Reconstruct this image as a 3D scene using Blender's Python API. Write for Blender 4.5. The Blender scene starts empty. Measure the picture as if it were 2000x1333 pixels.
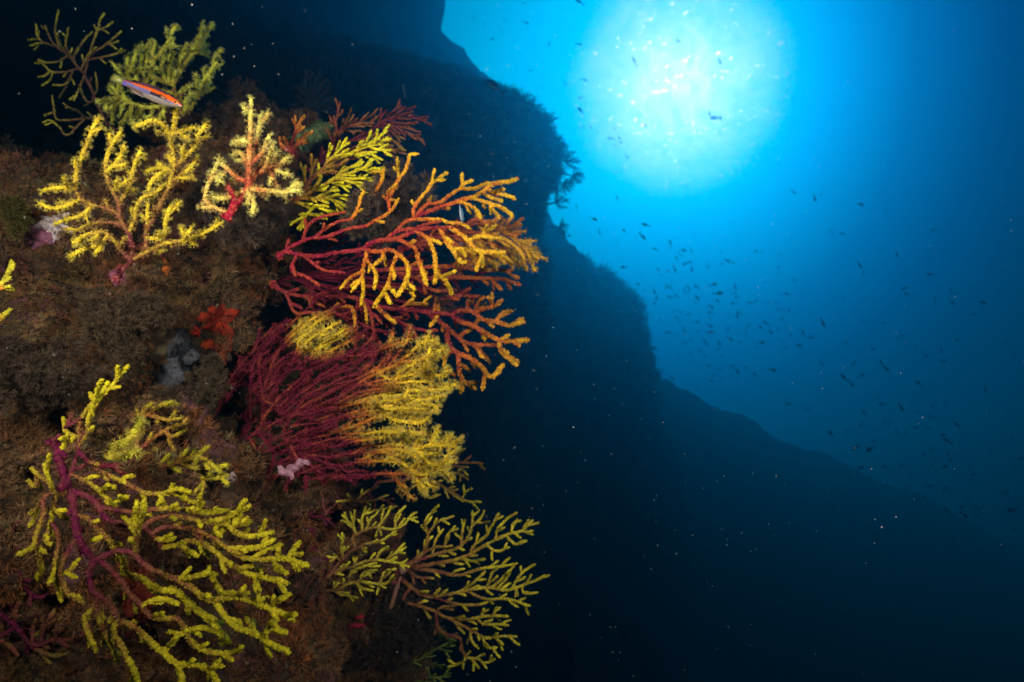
import bpy, math, random
import numpy as np
from mathutils import Vector, Matrix, noise
from mathutils.bvhtree import BVHTree

rng = np.random.default_rng(7)
random.seed(7)
S = bpy.context.scene
COL = S.collection
R = math.radians

# ------------------------------------------------------------------ camera
PITCH = R(24)
F = 1333.3                                     # focal length in photo pixels (2000 wide)
UP = np.array([0, -math.sin(PITCH), math.cos(PITCH)])
FW = np.array([0, math.cos(PITCH), math.sin(PITCH)])
RT = np.array([1.0, 0, 0])


def P(px, py, d):
    """world point at a depth d (m) along the camera axis"""
    return (RT * (px - 1000) / F + UP * (666.5 - py) / F + FW) * d


cam = bpy.data.cameras.new('camera')
co = bpy.data.objects.new('camera', cam)
COL.objects.link(co)
co.rotation_euler = (math.pi / 2 + PITCH, 0, 0)
cam.lens = 24
cam.sensor_width = 36
cam.clip_start = 0.02
cam.clip_end = 400
cam.dof.use_dof = True
cam.dof.focus_distance = 1.08
cam.dof.aperture_fstop = 4.5
S.camera = co

# ------------------------------------------------------------------ render / view
S.view_settings.view_transform = 'Standard'
S.view_settings.look = 'None'
S.view_settings.exposure = 0
S.view_settings.gamma = 1
S.cycles.use_denoising = True
S.cycles.max_bounces = 5
S.cycles.diffuse_bounces = 2
S.cycles.volume_bounces = 0
S.cycles.transparent_max_bounces = 6

# ------------------------------------------------------------------ world: light coming down through the water surface
SUN = P(1325, 165, 1.0)
SUN = SUN / np.linalg.norm(SUN)
SR = np.cross(SUN, [0, 0, 1.0]); SR /= np.linalg.norm(SR)
SU = np.cross(SR, SUN)
W = bpy.data.worlds.new("World")
S.world = W
W.use_nodes = True
nt = W.node_tree
nt.nodes.clear()
N = nt.nodes.new
Lk = nt.links.new


def mth(op, a, b=None, c=None, clamp=False):
    n = N('ShaderNodeMath'); n.operation = op; n.use_clamp = clamp
    for i, v in enumerate((a, b, c)):
        if v is None: continue
        if isinstance(v, (int, float)): n.inputs[i].default_value = v
        else: Lk(v, n.inputs[i])
    return n.outputs[0]


def dotp(a, vec):
    n = N('ShaderNodeVectorMath'); n.operation = 'DOT_PRODUCT'
    Lk(a, n.inputs[0]); n.inputs[1].default_value = tuple(vec)
    return n.outputs['Value']


tc = N('ShaderNodeTexCoord').outputs['Generated']
dz = mth('MAXIMUM', dotp(tc, SUN), 0.05)
da = mth('DIVIDE', dotp(tc, SR), dz)
db = mth('DIVIDE', dotp(tc, SU), dz)
left = mth('MULTIPLY', mth('MINIMUM', da, 0.0), 1.0)
right = mth('MAXIMUM', da, 0.0)
# water is brighter towards the shallow side (left) and above, darker to open water (right) and below
dn = mth('MULTIPLY', mth('MINIMUM', db, 0.0), 1.0)
upb = mth('MAXIMUM', db, 0.0)
# inner disc stays round; outer glow is lopsided
r_in = mth('SQRT', mth('ADD', mth('MULTIPLY', da, da), mth('MULTIPLY', db, db)))
ax = mth('ADD', mth('MULTIPLY', left, 0.55), mth('MULTIPLY', right, 1.34))
ay = mth('ADD', mth('MULTIPLY', dn, 1.08), mth('MULTIPLY', upb, 0.9))
r_out = mth('SQRT', mth('ADD', mth('MULTIPLY', ax, ax), mth('MULTIPLY', ay, ay)))


def ramp(fac, stops, interp='LINEAR', N=N, Lk=Lk):
    n = N('ShaderNodeValToRGB')
    cr = n.color_ramp
    cr.interpolation = interp
    while len(cr.elements) < len(stops): cr.elements.new(0.5)
    for e, (p, c) in zip(cr.elements, stops):
        e.position = p
        e.color = (*c, 1) if len(c) == 3 else c
    Lk(fac, n.inputs[0])
    return n.outputs[0]


WG = 1.0
outer = ramp(r_out, [(0.0, (0, .31, .58)), (0.14, (0, .33, .57)), (0.20, (0, .24, .47)), (0.28, (0, .150, .42)),
                     (0.38, (0, .046, .205)), (0.50, (0, .008, .075)), (0.66, (0, .001, .022)), (1.0, (0, .0005, .007))])
# white disc with a soft, slightly torn rim
nz = N('ShaderNodeTexNoise'); Lk(tc, nz.inputs['Vector']); nz.inputs['Scale'].default_value = 9
nz.inputs['Detail'].default_value = 5
nf = N('ShaderNodeTexNoise'); Lk(tc, nf.inputs['Vector']); nf.inputs['Scale'].default_value = 170
nf.inputs['Detail'].default_value = 3
r_t = mth('ADD', r_in, mth('ADD', mth('MULTIPLY', mth('SUBTRACT', nz.outputs[0], 0.5), 0.05), mth('MULTIPLY', mth('SUBTRACT', nf.outputs[0], 0.5), 0.022)))
rip = N('ShaderNodeTexNoise'); Lk(tc, rip.inputs['Vector']); rip.inputs['Scale'].default_value = 26; rip.inputs['Detail'].default_value = 4
rip.inputs['Distortion'].default_value = 1.5
inner0 = ramp(mth('MULTIPLY', r_t, 1.06), [(0.0, (1.5, .42, .13)), (0.03, (1.3, .36, .12)), (0.055, (.98, .27, .10)), (0.08, (.66, .18, .07)),
                    (0.102, (.42, .12, .05)), (0.128, (.24, .085, .04)), (0.144, (.08, .03, .02)), (0.160, (0, 0, 0))])
ripm = mth('ADD', 0.30, mth('MULTIPLY', rip.outputs[0], 1.35))
isc = N('ShaderNodeVectorMath'); isc.operation = 'SCALE'; Lk(inner0, isc.inputs[0]); Lk(ripm, isc.inputs['Scale'])
inner = isc.outputs[0]
# glitter of the wavelets, laid out on the surface plane (direction / height)
sep = N('ShaderNodeSeparateXYZ'); Lk(tc, sep.inputs[0])
zc = mth('MAXIMUM', sep.outputs[2], 0.08)
cmb = N('ShaderNodeCombineXYZ')
Lk(mth('DIVIDE', sep.outputs[0], zc), cmb.inputs[0]); Lk(mth('DIVIDE', sep.outputs[1], zc), cmb.inputs[1])
v1 = N('ShaderNodeTexNoise'); Lk(cmb.outputs[0], v1.inputs['Vector']); v1.inputs['Scale'].default_value = 75; v1.inputs['Detail'].default_value = 6
v2 = N('ShaderNodeTexNoise'); Lk(cmb.outputs[0], v2.inputs['Vector']); v2.inputs['Scale'].default_value = 11; v2.inputs['Detail'].default_value = 2
sp = mth('MULTIPLY', mth('GREATER_THAN', v1.outputs[0], 0.635), mth('GREATER_THAN', v2.outputs[0], 0.49))
spm = mth('MULTIPLY', sp, mth('SUBTRACT', 1.0, mth('MULTIPLY', r_in, 6.6), clamp=True))
spc = N('ShaderNodeMix'); spc.data_type = 'RGBA'; spc.inputs['A'].default_value = (0, 0, 0, 1); spc.inputs['B'].default_value = (3.0, .7, .3, 1)
Lk(spm, spc.inputs['Factor'])


def addc(a, b):
    n = N('ShaderNodeVectorMath'); n.operation = 'ADD'; Lk(a, n.inputs[0]); Lk(b, n.inputs[1]); return n.outputs[0]


sky = addc(addc(outer, inner), spc.outputs['Result'])
bg = N('ShaderNodeBackground'); Lk(sky, bg.inputs[0]); bg.inputs[1].default_value = 1.6
wo = N('ShaderNodeOutputWorld'); Lk(bg.outputs[0], wo.inputs[0])

# ------------------------------------------------------------------ sun
sl = bpy.data.lights.new('sun', 'SUN')
sl.energy = 0.85
sl.angle = R(6)
sl.color = (0.02, 0.55, 1.0)
so = bpy.data.objects.new('sun', sl)
COL.objects.link(so)
so.rotation_euler = Vector(SUN).to_track_quat('Z', 'Y').to_euler()


# the photographer's two strobes, held either side of the camera
def strobe(name, loc, target, watts, size, blend, color=(1, .93, .82)):
    l = bpy.data.lights.new(name, 'SPOT')
    l.energy = watts; l.spot_size = R(size); l.spot_blend = blend; l.shadow_soft_size = 0.05; l.color = color
    o = bpy.data.objects.new(name, l); COL.objects.link(o)
    o.location = loc
    o.rotation_euler = (Vector(loc) - Vector(target)).to_track_quat('Z', 'Y').to_euler()


strobe('strobe', (-0.50, 0.0, 0.30), tuple(P(400, 470, 1.2)), 48, 84, 0.9)
strobe('strobe', (0.40, 0.0, 0.12), tuple(P(760, 620, 1.15)), 34, 112, 1.0)



# ------------------------------------------------------------------ helpers
def tag(o, label=None, cat=None, group=None, kind=None):
    if label: o['label'] = label
    if cat: o['category'] = cat
    if group: o['group'] = group
    if kind: o['kind'] = kind
    return o


def empty(name, loc, label, cat, group=None):
    o = bpy.data.objects.new(name, None)
    COL.objects.link(o)
    o.location = tuple(loc)
    o.empty_display_size = 0.02
    return tag(o, label, cat, group)


class Geo:
    """collects vertices, triangles, a colour per vertex and a material slot per triangle"""

    def __init__(s):
        s.v, s.f, s.c, s.m, s.n = [], [], [], [], 0

    def add(s, v, f, c, m=0):
        v = np.asarray(v, float); f = np.asarray(f, int)
        c = np.asarray(c, float)
        if c.ndim == 1: c = np.tile(c, (len(v), 1))
        s.v.append(v); s.f.append(f + s.n); s.c.append(c); s.m.append(np.full(len(f), m)); s.n += len(v)

    def build(s, name, mats, parent=None, smooth=True):
        v = np.concatenate(s.v); f = np.concatenate(s.f); c = np.concatenate(s.c); m = np.concatenate(s.m)
        me = bpy.data.meshes.new(name)
        if parent is not None:
            v = v - np.array(parent.location)
        me.vertices.add(len(v)); me.vertices.foreach_set('co', v.astype(np.float32).ravel())
        me.loops.add(len(f) * 3); me.loops.foreach_set('vertex_index', f.astype(np.int32).ravel())
        me.polygons.add(len(f))
        me.polygons.foreach_set('loop_start', np.arange(0, len(f) * 3, 3, dtype=np.int32))
        me.polygons.foreach_set('material_index', m.astype(np.int32))
        me.polygons.foreach_set('use_smooth', np.full(len(f), smooth))
        a = me.attributes.new('col', 'FLOAT_COLOR', 'POINT')
        a.data.foreach_set('color', np.concatenate([c, np.ones((len(c), 1))], 1).astype(np.float32).ravel())
        for mt in (mats if isinstance(mats, (list, tuple)) else [mats]): me.materials.append(mt)
        me.update(calc_edges=True)
        me.validate()
        o = bpy.data.objects.new(name, me)
        COL.objects.link(o)
        if parent is not None: o.parent = parent
        return o


def mat_attr(name, rough=0.75, spec=0.3, var=0.25, scale=300, bump=0.0, sss=0.0, transl=0.0):
    m = bpy.data.materials.new(name)
    m.use_nodes = True
    t = m.node_tree
    b = t.nodes['Principled BSDF']
    b.inputs['Roughness'].default_value = rough
    b.inputs['Specular IOR Level'].default_value = spec
    at = t.nodes.new('ShaderNodeAttribute'); at.attribute_name = 'col'
    n = t.nodes.new('ShaderNodeTexNoise'); n.inputs['Scale'].default_value = scale; n.inputs['Detail'].default_value = 3
    tcn = t.nodes.new('ShaderNodeTexCoord'); t.links.new(tcn.outputs['Object'], n.inputs['Vector'])
    mr = t.nodes.new('ShaderNodeMapRange'); mr.inputs['To Min'].default_value = 1 - var; mr.inputs['To Max'].default_value = 1 + var
    mr.inputs['From Min'].default_value = .3; mr.inputs['From Max'].default_value = .7
    t.links.new(n.outputs[0], mr.inputs[0])
    mx = t.nodes.new('ShaderNodeVectorMath'); mx.operation = 'SCALE'
    t.links.new(at.outputs['Color'], mx.inputs[0]); t.links.new(mr.outputs[0], mx.inputs['Scale'])
    t.links.new(mx.outputs[0], b.inputs['Base Color'])
    if bump:
        bp = t.nodes.new('ShaderNodeBump'); bp.inputs['Strength'].default_value = bump; bp.inputs['Distance'].default_value = 0.002
        t.links.new(n.outputs[0], bp.inputs['Height']); t.links.new(bp.outputs[0], b.inputs['Normal'])
    if transl:
        tr = t.nodes.new('ShaderNodeBsdfTranslucent'); t.links.new(mx.outputs[0], tr.inputs[0])
        ms = t.nodes.new('ShaderNodeMixShader'); ms.inputs[0].default_value = transl
        t.links.new(b.outputs[0], ms.inputs[1]); t.links.new(tr.outputs[0], ms.inputs[2])
        t.links.new(ms.outputs[0], t.nodes['Material Output'].inputs[0])
    return m


M_CORAL = mat_attr('gorgonian_skin', .85, .15, .38, 330, bump=0.6)
M_POLYP = mat_attr('polyp_tissue', .6, .3, .15, 300, transl=0.35)
M_TURF = mat_attr('turf', .9, .1, .35, 60, transl=0.2)
M_ROCK = mat_attr('reef_rock', .95, .1, .45, 45, bump=0.8)
M_CLIFF = mat_attr('cliff_rock', 1.0, 0.0, .5, 3)
M_FISH = mat_attr('fish_skin', .35, .5, .08, 250)
M_SHELL = mat_attr('shell', .5, .4, .3, 150, bump=0.5)
M_SPONGE = mat_attr('sponge', .85, .15, .35, 160, bump=0.8)


def catmull(pts, step):
    """smooth a 2-D polyline; returns points about `step` apart"""
    p = np.array(pts, float)
    if len(p) == 2: q = p
    else:
        q = []
        e = np.vstack([2 * p[0] - p[1], p, 2 * p[-1] - p[-2]])
        for i in range(1, len(e) - 2):
            for t in np.linspace(0, 1, 8, endpoint=False):
                a, b, c, d = e[i - 1], e[i], e[i + 1], e[i + 2]
                q.append(0.5 * (2 * b + (c - a) * t + (2 * a - 5 * b + 4 * c - d) * t * t + (3 * b - a - 3 * c + d) * t ** 3))
        q.append(p[-1]); q = np.array(q)
    L = np.r_[0, np.cumsum(np.linalg.norm(np.diff(q, axis=0), axis=1))]
    n = max(2, int(L[-1] / step) + 1)
    s = np.linspace(0, L[-1], n)
    return np.stack([np.interp(s, L, q[:, k]) for k in range(2)], 1)


def frames(p):
    t = np.gradient(p, axis=0)
    t /= np.linalg.norm(t, axis=1)[:, None] + 1e-12
    a = np.cross(t[0], [0.3, 0.5, 0.8]); a /= np.linalg.norm(a)
    A = []
    for i in range(len(p)):
        a = a - t[i] * a.dot(t[i]); a /= np.linalg.norm(a) + 1e-12
        A.append(a)
    A = np.array(A)
    return t, A, np.cross(t, A)


def tube(g, p, r, c, sides=7, rough=0.13, mat=0):
    """tapered, slightly knobbly tube with a rounded tip"""
    t, A, B = frames(p)
    # rounded tip
    r = r * np.where(np.arange(len(r)) > len(r) - 3, .88, 1.0)
    p2 = np.vstack([p, p[-1] + t[-1] * r[-1] * .55, p[-1] + t[-1] * r[-1] * .9])
    r2 = np.r_[r, r[-1] * .8, r[-1] * .4]
    c2 = np.vstack([c, c[-1], c[-1]])
    A = np.vstack([A, A[-1], A[-1]]); B = np.vstack([B, B[-1], B[-1]])
    n = len(p2)
    th = np.linspace(0, 2 * np.pi, sides, endpoint=False)
    rr = r2[:, None] * (1 + rough * rng.normal(size=(n, sides)))
    v = p2[:, None, :] + rr[..., None] * (np.cos(th)[None, :, None] * A[:, None, :] + np.sin(th)[None, :, None] * B[:, None, :])
    v = v.reshape(-1, 3)
    cc = np.repeat(c2, sides, axis=0)
    i = np.arange(n - 1)[:, None] * sides
    j = np.arange(sides)[None, :]
    k = (j + 1) % sides
    a, b, d, e = (i + j), (i + k), (i + sides + j), (i + sides + k)
    f = np.concatenate([np.stack([a, b, e], -1).reshape(-1, 3), np.stack([a, e, d], -1).reshape(-1, 3)])
    v = np.vstack([v, p[-1] + t[-1] * r[-1]]); cc = np.vstack([cc, c[-1]])
    last = (n - 1) * sides
    cap = np.array([[last + q, last + (q + 1) % sides, len(v) - 1] for q in range(sides)])
    g.add(v, np.vstack([f, cap]), cc, mat)


def template_scatter(g, tv, tf, tcw, pos, nrm, size, colA, colB, mat):
    """instantiate a small template (z = outward) as real geometry; tcw mixes colA->colB per template vertex"""
    n = len(pos)
    if n == 0: return
    z = nrm / (np.linalg.norm(nrm, axis=1)[:, None] + 1e-12)
    h = rng.normal(size=(n, 3))
    x = np.cross(h, z); x /= np.linalg.norm(x, axis=1)[:, None] + 1e-12
    y = np.cross(z, x)
    tv = np.asarray(tv)
    v = pos[:, None, :] + size[:, None, None] * (tv[None, :, 0, None] * x[:, None] + tv[None, :, 1, None] * y[:, None] + tv[None, :, 2, None] * z[:, None])
    c = colA[:, None, :] * (1 - tcw[None, :, None]) + colB[:, None, :] * tcw[None, :, None]
    f = tf[None] + (np.arange(n) * len(tv))[:, None, None]
    g.add(v.reshape(-1, 3), f.reshape(-1, 3), c.reshape(-1, 3), mat)


def dome_t():
    v, f = [], []
    for k in range(5): a = k * 1.2566; v.append((math.cos(a), math.sin(a), 0))
    for k in range(5): a = (k + .5) * 1.2566; v.append((.75 * math.cos(a), .75 * math.sin(a), .75))
    v.append((0, 0, 1.15))
    for k in range(5):
        n = (k + 1) % 5
        f += [(k, n, 5 + k), (n, 5 + n, 5 + k), (5 + k, 5 + n, 10)]
    return np.array(v), np.array(f), np.array([0] * 5 + [.8] * 5 + [1])


def polyp_t(nt=8):
    v, f, w = [], [], []
    for k in range(4): a = k * 1.5708; v.append((.13 * math.cos(a), .13 * math.sin(a), 0)); w.append(0)
    for k in range(4): a = k * 1.5708; v.append((.11 * math.cos(a), .11 * math.sin(a), .5)); w.append(.35)
    for k in range(4):
        n = (k + 1) % 4
        f += [(k, n, 4 + k), (n, 4 + n, 4 + k)]
    for k in range(nt):
        a = k * 2 * math.pi / nt
        o = len(v)
        ca, sa = math.cos(a), math.sin(a)
        px_, py_ = -sa * .036, ca * .036
        v += [(.06 * ca + px_, .06 * sa + py_, .45), (.06 * ca - px_, .06 * sa - py_, .45),
              (.38 * ca + px_, .38 * sa + py_, .78), (.38 * ca - px_, .38 * sa - py_, .78), (.62 * ca, .62 * sa, .98)]
        w += [.4, .4, .85, .85, 1]
        f += [(o, o + 1, o + 2), (o + 1, o + 3, o + 2), (o + 2, o + 3, o + 4)]
    return np.array(v), np.array(f), np.array(w)


DOME = dome_t(); POLYP = polyp_t()

# zoom windows the outlines were read in: x0, y0, scale
Z1 = (0, 0, 3.332); Z2 = (400, 180, 3.332); Z3 = (550, 330, 3.029); Z4 = (0, 350, 3.332)
Z5 = (380, 580, 3.175); Z6 = (0, 700, 3.332); Z7 = (0, 933, 3.333); Z8 = (550, 880, 2.942); ZP = (0, 0, 1.0)

CRIM = np.array([.26, .012, .035]); ORNG = np.array([.55, .13, .02]); YEL = np.array([.78, .50, .02])
LEM = np.array([.68, .58, .03]); PALE = np.array([.85, .80, .42]); MAG = np.array([.24, .012, .06])


def colour_of(red, cols):
    red = np.clip(red, 0, 1)[:, None]
    tip, mid, base = cols
    lo = tip * (1 - red * 2) + mid * red * 2
    hi = mid * (2 - red * 2) + base * (red * 2 - 1)
    return np.where(red < .5, lo, hi)


def sea_fan(label, limbs, depth, grad=(0, 0), cols=(YEL, ORNG, CRIM), auto=(26, 55, 45), wmul=1.0, bump=0.34, bumps=1.0,
            polyp=0.0, pden=1.0, pcol=np.array([.82, .66, .13]), group=None, single=False, wob=0.02, relief=0.02, tipred=None, gap=9, name='sea_fan',
            levels=2, wmin=3.0, cat='sea fan', redfn=None, bumpmix=.16):
    """limbs: list of (zone, w0, w1, red0, red1, [points]); the rest of the fan is grown from them in the fan's own plane.
    depth = metres at the holdfast, grad = metres per 1000 px to the right and down (the tilt of the fan's plane)"""
    global rng
    rng = np.random.default_rng(sum(ord(ch_) * (k_ + 1) for k_, ch_ in enumerate(label)))    # every fan grows the same in every run
    occ = {}
    G = 6.0

    def put(x, y, idn):
        occ.setdefault((int(x // G), int(y // G)), []).append((x, y, idn))

    def near(x, y, idn, rad):
        k = int(rad // G) + 1
        cx, cy = int(x // G), int(y // G)
        for a in range(cx - k, cx + k + 1):
            for b in range(cy - k, cy + k + 1):
                for (qx, qy, qi) in occ.get((a, b), ()):
                    if qi != idn and (qx - x) ** 2 + (qy - y) ** 2 < rad * rad: return True
        return False
    segs = []          # every branch: dict(p2d, w, red, off, part)
    base = None
    for li, (zone, w0, w1, r0, r1, pts) in enumerate(limbs):
        q = [(zone[0] + x / zone[2], zone[1] + y / zone[2]) for x, y in pts]
        off0 = 0.0
        if li == 0: base = q[0]
        else:
            best = None
            for s in segs:
                if s['auto']: continue
                d = np.hypot(s['p'][:, 0] - q[0][0], s['p'][:, 1] - q[0][1])
                k = int(d.argmin())
                if best is None or d[k] < best[0]: best = (d[k], s, k)
            if best and best[0] < 26:
                q[0] = tuple(best[1]['p'][best[2]]); off0 = best[1]['off'][best[2]]
            elif best and best[0] < 60:
                q = [tuple(best[1]['p'][best[2]])] + q; off0 = best[1]['off'][best[2]]
        p = catmull(q, 4.0)
        n = len(p); s_ = np.linspace(0, 1, n)
        L = n * 4.0
        p = p + np.stack([np.convolve(rng.normal(size=n + 8), np.ones(9) / 9, 'valid') * 2.2 for _ in range(2)], 1) * np.minimum(1, s_ * 4)[:, None]
        off = off0 + relief * rng.normal() * s_ ** 1.3 + relief * .35 * np.sin(s_ * 5 + rng.uniform(0, 6)) * s_
        segs.append(dict(p=p, w=w0 + (w1 - w0) * s_ ** .8, red=r0 + (r1 - r0) * s_ ** .9, off=off, part=li, auto=False, w1=w1, r1=r1, lv=0))
        for x, y in p: put(x, y, li)
    ids = len(limbs)
    sp, lmax, ang = auto
    todo = list(segs) if lmax > 0 else []
    while todo:
        s = todo.pop(0)
        if s['lv'] >= levels: continue
        n = len(s['p']); i = int(n * (.22 if s['lv'] == 0 else .15)) + 1
        side = rng.choice([-1, 1])
        while i < n - 2:
            for sd in (side, -side):
                d0 = s['p'][min(i + 2, n - 1)] - s['p'][max(i - 2, 0)]
                d0 = d0 / (np.linalg.norm(d0) + 1e-9)
                a = R(ang + rng.normal() * 12) * sd
                d = np.array([d0[0] * math.cos(a) - d0[1] * math.sin(a), d0[0] * math.sin(a) + d0[1] * math.cos(a)])
                Lw = lmax * rng.uniform(.35, 1.05) * (.6 if s['lv'] else 1.0)
                x = s['p'][i].copy(); pp = [x.copy()]
                k = 0
                ok = True
                while k * 4 < Lw:
                    d = d * .90 + d0 * .10 + rng.normal(size=2) * .07
                    d /= np.linalg.norm(d)
                    x = x + d * 4; k += 1
                    if k > 2 and near(x[0], x[1], -1 if k > 5 else s.get('id', s['part']), gap): break
                    pp.append(x.copy())
                if len(pp) >= 4:
                    pp = np.array(pp); m = len(pp); t_ = np.linspace(0, 1, m)
                    rs = s['red'][i]; re = min(rs, s['r1'] + .1 * rng.normal())
                    wst = max(wmin, s['w'][i] * .8); wen = max(wmin, s['w1'] * .92)
                    ns = dict(p=pp, w=wst + (wen - wst) * t_, red=rs + (re - rs) * np.minimum(1, t_ * 1.3), off=s['off'][i] + relief * .7 * rng.normal() * t_,
                              part=s['part'], auto=True, w1=wen, r1=re, lv=s['lv'] + 1, id=ids)
                    segs.append(ns); todo.append(ns)
                    for x_, y_ in pp[1:]: put(x_, y_, ids)
                    ids += 1
                    side = -sd
                    break
            i += max(2, int(sp * rng.uniform(.6, 1.4) / 4))
    if redfn:
        for s in segs:
            s['red'] = np.clip(redfn(s['p'][:, 0], s['p'][:, 1], s['red']) + .05 * rng.normal(), 0, 1)
            s['w'] = s['w'] * (1 - .38 * s['red'])
    seed = rng.uniform(0, 100)

    def dep(x, y):
        return depth + grad[0] * (x - base[0]) / 1000 + grad[1] * (y - base[1]) / 1000 + wob * math.sin(x * .013 + seed) * math.cos(y * .011 + seed * 2)
    bp = P(base[0], base[1], dep(*base))
    geos = {}
    for s in segs:
        g = geos.setdefault(0 if single else s['part'], Geo())
        dd = np.array([dep(x, y) for x, y in s['p']]) + s['off']
        p3 = np.array([P(x, y, d) for (x, y), d in zip(s['p'], dd)])
        r3 = s['w'] * wmul * .5 * dd / F
        if s['part'] == 0 and not s['auto'] and not single: r3 = r3 * (1 + .9 * np.exp(-np.arange(len(r3)) / 1.6))   # spreading holdfast
        c3 = colour_of(np.clip(s['red'] + .10 * np.convolve(rng.normal(size=len(p3) + 4), np.ones(5) / 2.2, 'valid') * (s['red'] > .08), 0, 1), cols) * (1 + .18 * rng.normal(size=len(p3)))[:, None]
        c3 = np.clip(c3, .004, .95)
        tube(g, p3, r3 * (1 + .07 * np.convolve(rng.normal(size=len(r3) + 2), np.ones(3) / 1.7, 'valid')), c3, 7, .15)
        t, A, B = frames(p3)
        Lpx = len(p3) * 4.0
        if bumps > 0:
            wavg = float(np.mean(s['w'])) * wmul
            nb = int(bumps * Lpx / max(wavg * .5, 2.4) * 4.5)
            u = rng.uniform(0, len(p3) - 1.001, nb); i0 = u.astype(int); fr = (u - i0)[:, None]
            th = rng.uniform(0, 2 * np.pi, nb)[:, None]
            nr = A[i0] * np.cos(th) + B[i0] * np.sin(th)
            ctr = p3[i0] * (1 - fr) + p3[i0 + 1] * fr
            rr = r3[i0]
            cb = c3[i0]
            ct = np.clip(colour_of(np.clip(s['red'][i0] - bumpmix, 0, 1), cols) * 1.12, 0, .95)
            template_scatter(g, *DOME, ctr + nr * (rr * .80)[:, None], nr, np.maximum(rr * bump * 1.15, .0012) * rng.uniform(.6, 1.3, nb), cb, ct, 0)
            # knob of bumps around the tip
            nb = 7
            nr = rng.normal(size=(nb, 3)) + t[-1] * 1.4; nr /= np.linalg.norm(nr, axis=1)[:, None]
            template_scatter(g, *DOME, p3[-1] + t[-1] * r3[-1] * .3 + nr * r3[-1] * .75, nr, np.full(nb, max(r3[-1] * bump, .0009)), np.tile(c3[-1], (nb, 1)), np.tile(ct[-1:], (nb, 1)) if len(ct) else np.tile(c3[-1], (nb, 1)), 0)
        if polyp > 0:
            dm = float(np.mean(dd))
            nb = int(pden * Lpx / 8.0 * 9)
            u = rng.uniform(0, len(p3) - 1.001, nb); i0 = u.astype(int); fr = (u - i0)[:, None]
            th = rng.uniform(0, 2 * np.pi, nb)[:, None]
            nr = A[i0] * np.cos(th) + B[i0] * np.sin(th) + t[i0] * rng.uniform(-.2, .5, (nb, 1))
            ctr = p3[i0] * (1 - fr) + p3[i0 + 1] * fr
            kp = rng.uniform(0, 1, nb) > .85 * np.abs(nr @ FW)      # polyps sit mostly in rows along the two edges of a branch
            nr, ctr, i0 = nr[kp], ctr[kp], i0[kp]
            nr = np.vstack([nr, rng.normal(size=(5, 3)) + t[-1] * 1.6]); ctr = np.vstack([ctr, np.tile(p3[-1], (5, 1))]); i0 = np.r_[i0, np.full(5, len(p3) - 1)]
            nr /= np.linalg.norm(nr, axis=1)[:, None]
            red = s['red'][i0]
            size = polyp * dm / F * rng.uniform(.7, 1.2, len(i0)) * (1 - .42 * np.clip(red, 0, 1))
            ct = pcol * (1 - np.clip(red * 1.15, 0, 1)[:, None]) + np.array([.42, .035, .055]) * np.clip(red * 1.15, 0, 1)[:, None]
            template_scatter(g, *POLYP, ctr + nr * (r3[i0] * .75)[:, None], nr, size, c3[i0] * 1.1, ct, 1)
    if single:
        # the holdfast is the origin
        g = geos[0]
        g.v = [v - bp for v in g.v]
        o = g.build(name, [M_CORAL, M_POLYP]); o.location = tuple(bp)
        return tag(o, label, cat, group)
    e = empty(name, bp, label, cat, group)
    for k, g in geos.items():
        g.build('stem' if k == 0 else 'branch', [M_CORAL, M_POLYP], e)
    return e


# ------------------------------------------------------------------ large structure: seabed, cliffs, near reef
def cliff(name, rows, depth, rx, rw, amp, step=0.06, seed=0, lean=0.0, fine=1.0):
    """a rock headland: horizontal rings stacked so that its right flank runs through the rows (py, px of the flank)"""
    rows = np.array(rows, float)
    y0, y1 = rows[0, 0], rows[-1, 0]
    n = int((y1 - y0) / F * depth / step)
    py = np.linspace(y0, y1, n)
    sx = np.interp(py, rows[:, 0], rows[:, 1])
    k = 7
    sx = np.convolve(np.pad(sx, k // 2, 'edge'), np.ones(k) / k, 'valid')
    na = int(2 * math.pi * max(rx, rw) * .62 / step)
    th = np.linspace(0, 2 * math.pi, na, endpoint=False)
    V = np.zeros((n, na, 3))
    for i in range(n):
        dd = depth + lean * (py[i] - 600) / 1000
        sl_ = (sx[i] - 1000) / F
        cx = sl_ * dd - math.sqrt(rx * rx + sl_ * sl_ * rw * rw)
        wt = dd + rw * math.sin(math.atan(-sl_ * rw / rx))
        yy = (666.5 - py[i]) / F * wt
        for j in range(na):
            ca, sa = math.cos(th[j]), math.sin(th[j])
            x = cx + rx * ca; w = dd + rw * sa
            q = Vector((x * .6 + seed, yy * .6, w * .6))
            h = noise.fractal(q, .9, 2.1, 3) * amp
            h2 = noise.fractal(q * 5.0, .7, 2.2, 4) * amp * .28 * fine
            h = h * (.35 + .65 * abs(sa)) + h2
            V[i, j] = RT * (x + ca * h) + UP * (yy * (1 + .97 * ((w + sa * h) / wt - 1)) + h2 * .6) + FW * (w + sa * h)
    g = Geo()
    v = V.reshape(-1, 3)
    i = np.arange(n - 1)[:, None] * na; j = np.arange(na)[None]; k = (j + 1) % na
    a, b, d, e = i + j, i + k, i + na + j, i + na + k
    f = np.concatenate([np.stack([a, d, e], -1).reshape(-1, 3), np.stack([a, e, b], -1).reshape(-1, 3)])
    top = len(v); v = np.vstack([v, V[0].mean(0), V[-1].mean(0)])
    caps = [[top, q, (q + 1) % na] for q in range(na)] + [[top + 1, (n - 1) * na + (q + 1) % na, (n - 1) * na + q] for q in range(na)]
    f = np.vstack([f, caps])
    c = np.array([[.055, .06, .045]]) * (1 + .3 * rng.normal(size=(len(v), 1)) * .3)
    g.add(v, f, np.clip(c, .01, .3))
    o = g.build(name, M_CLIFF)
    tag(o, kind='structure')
    return o, v, f


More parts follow.
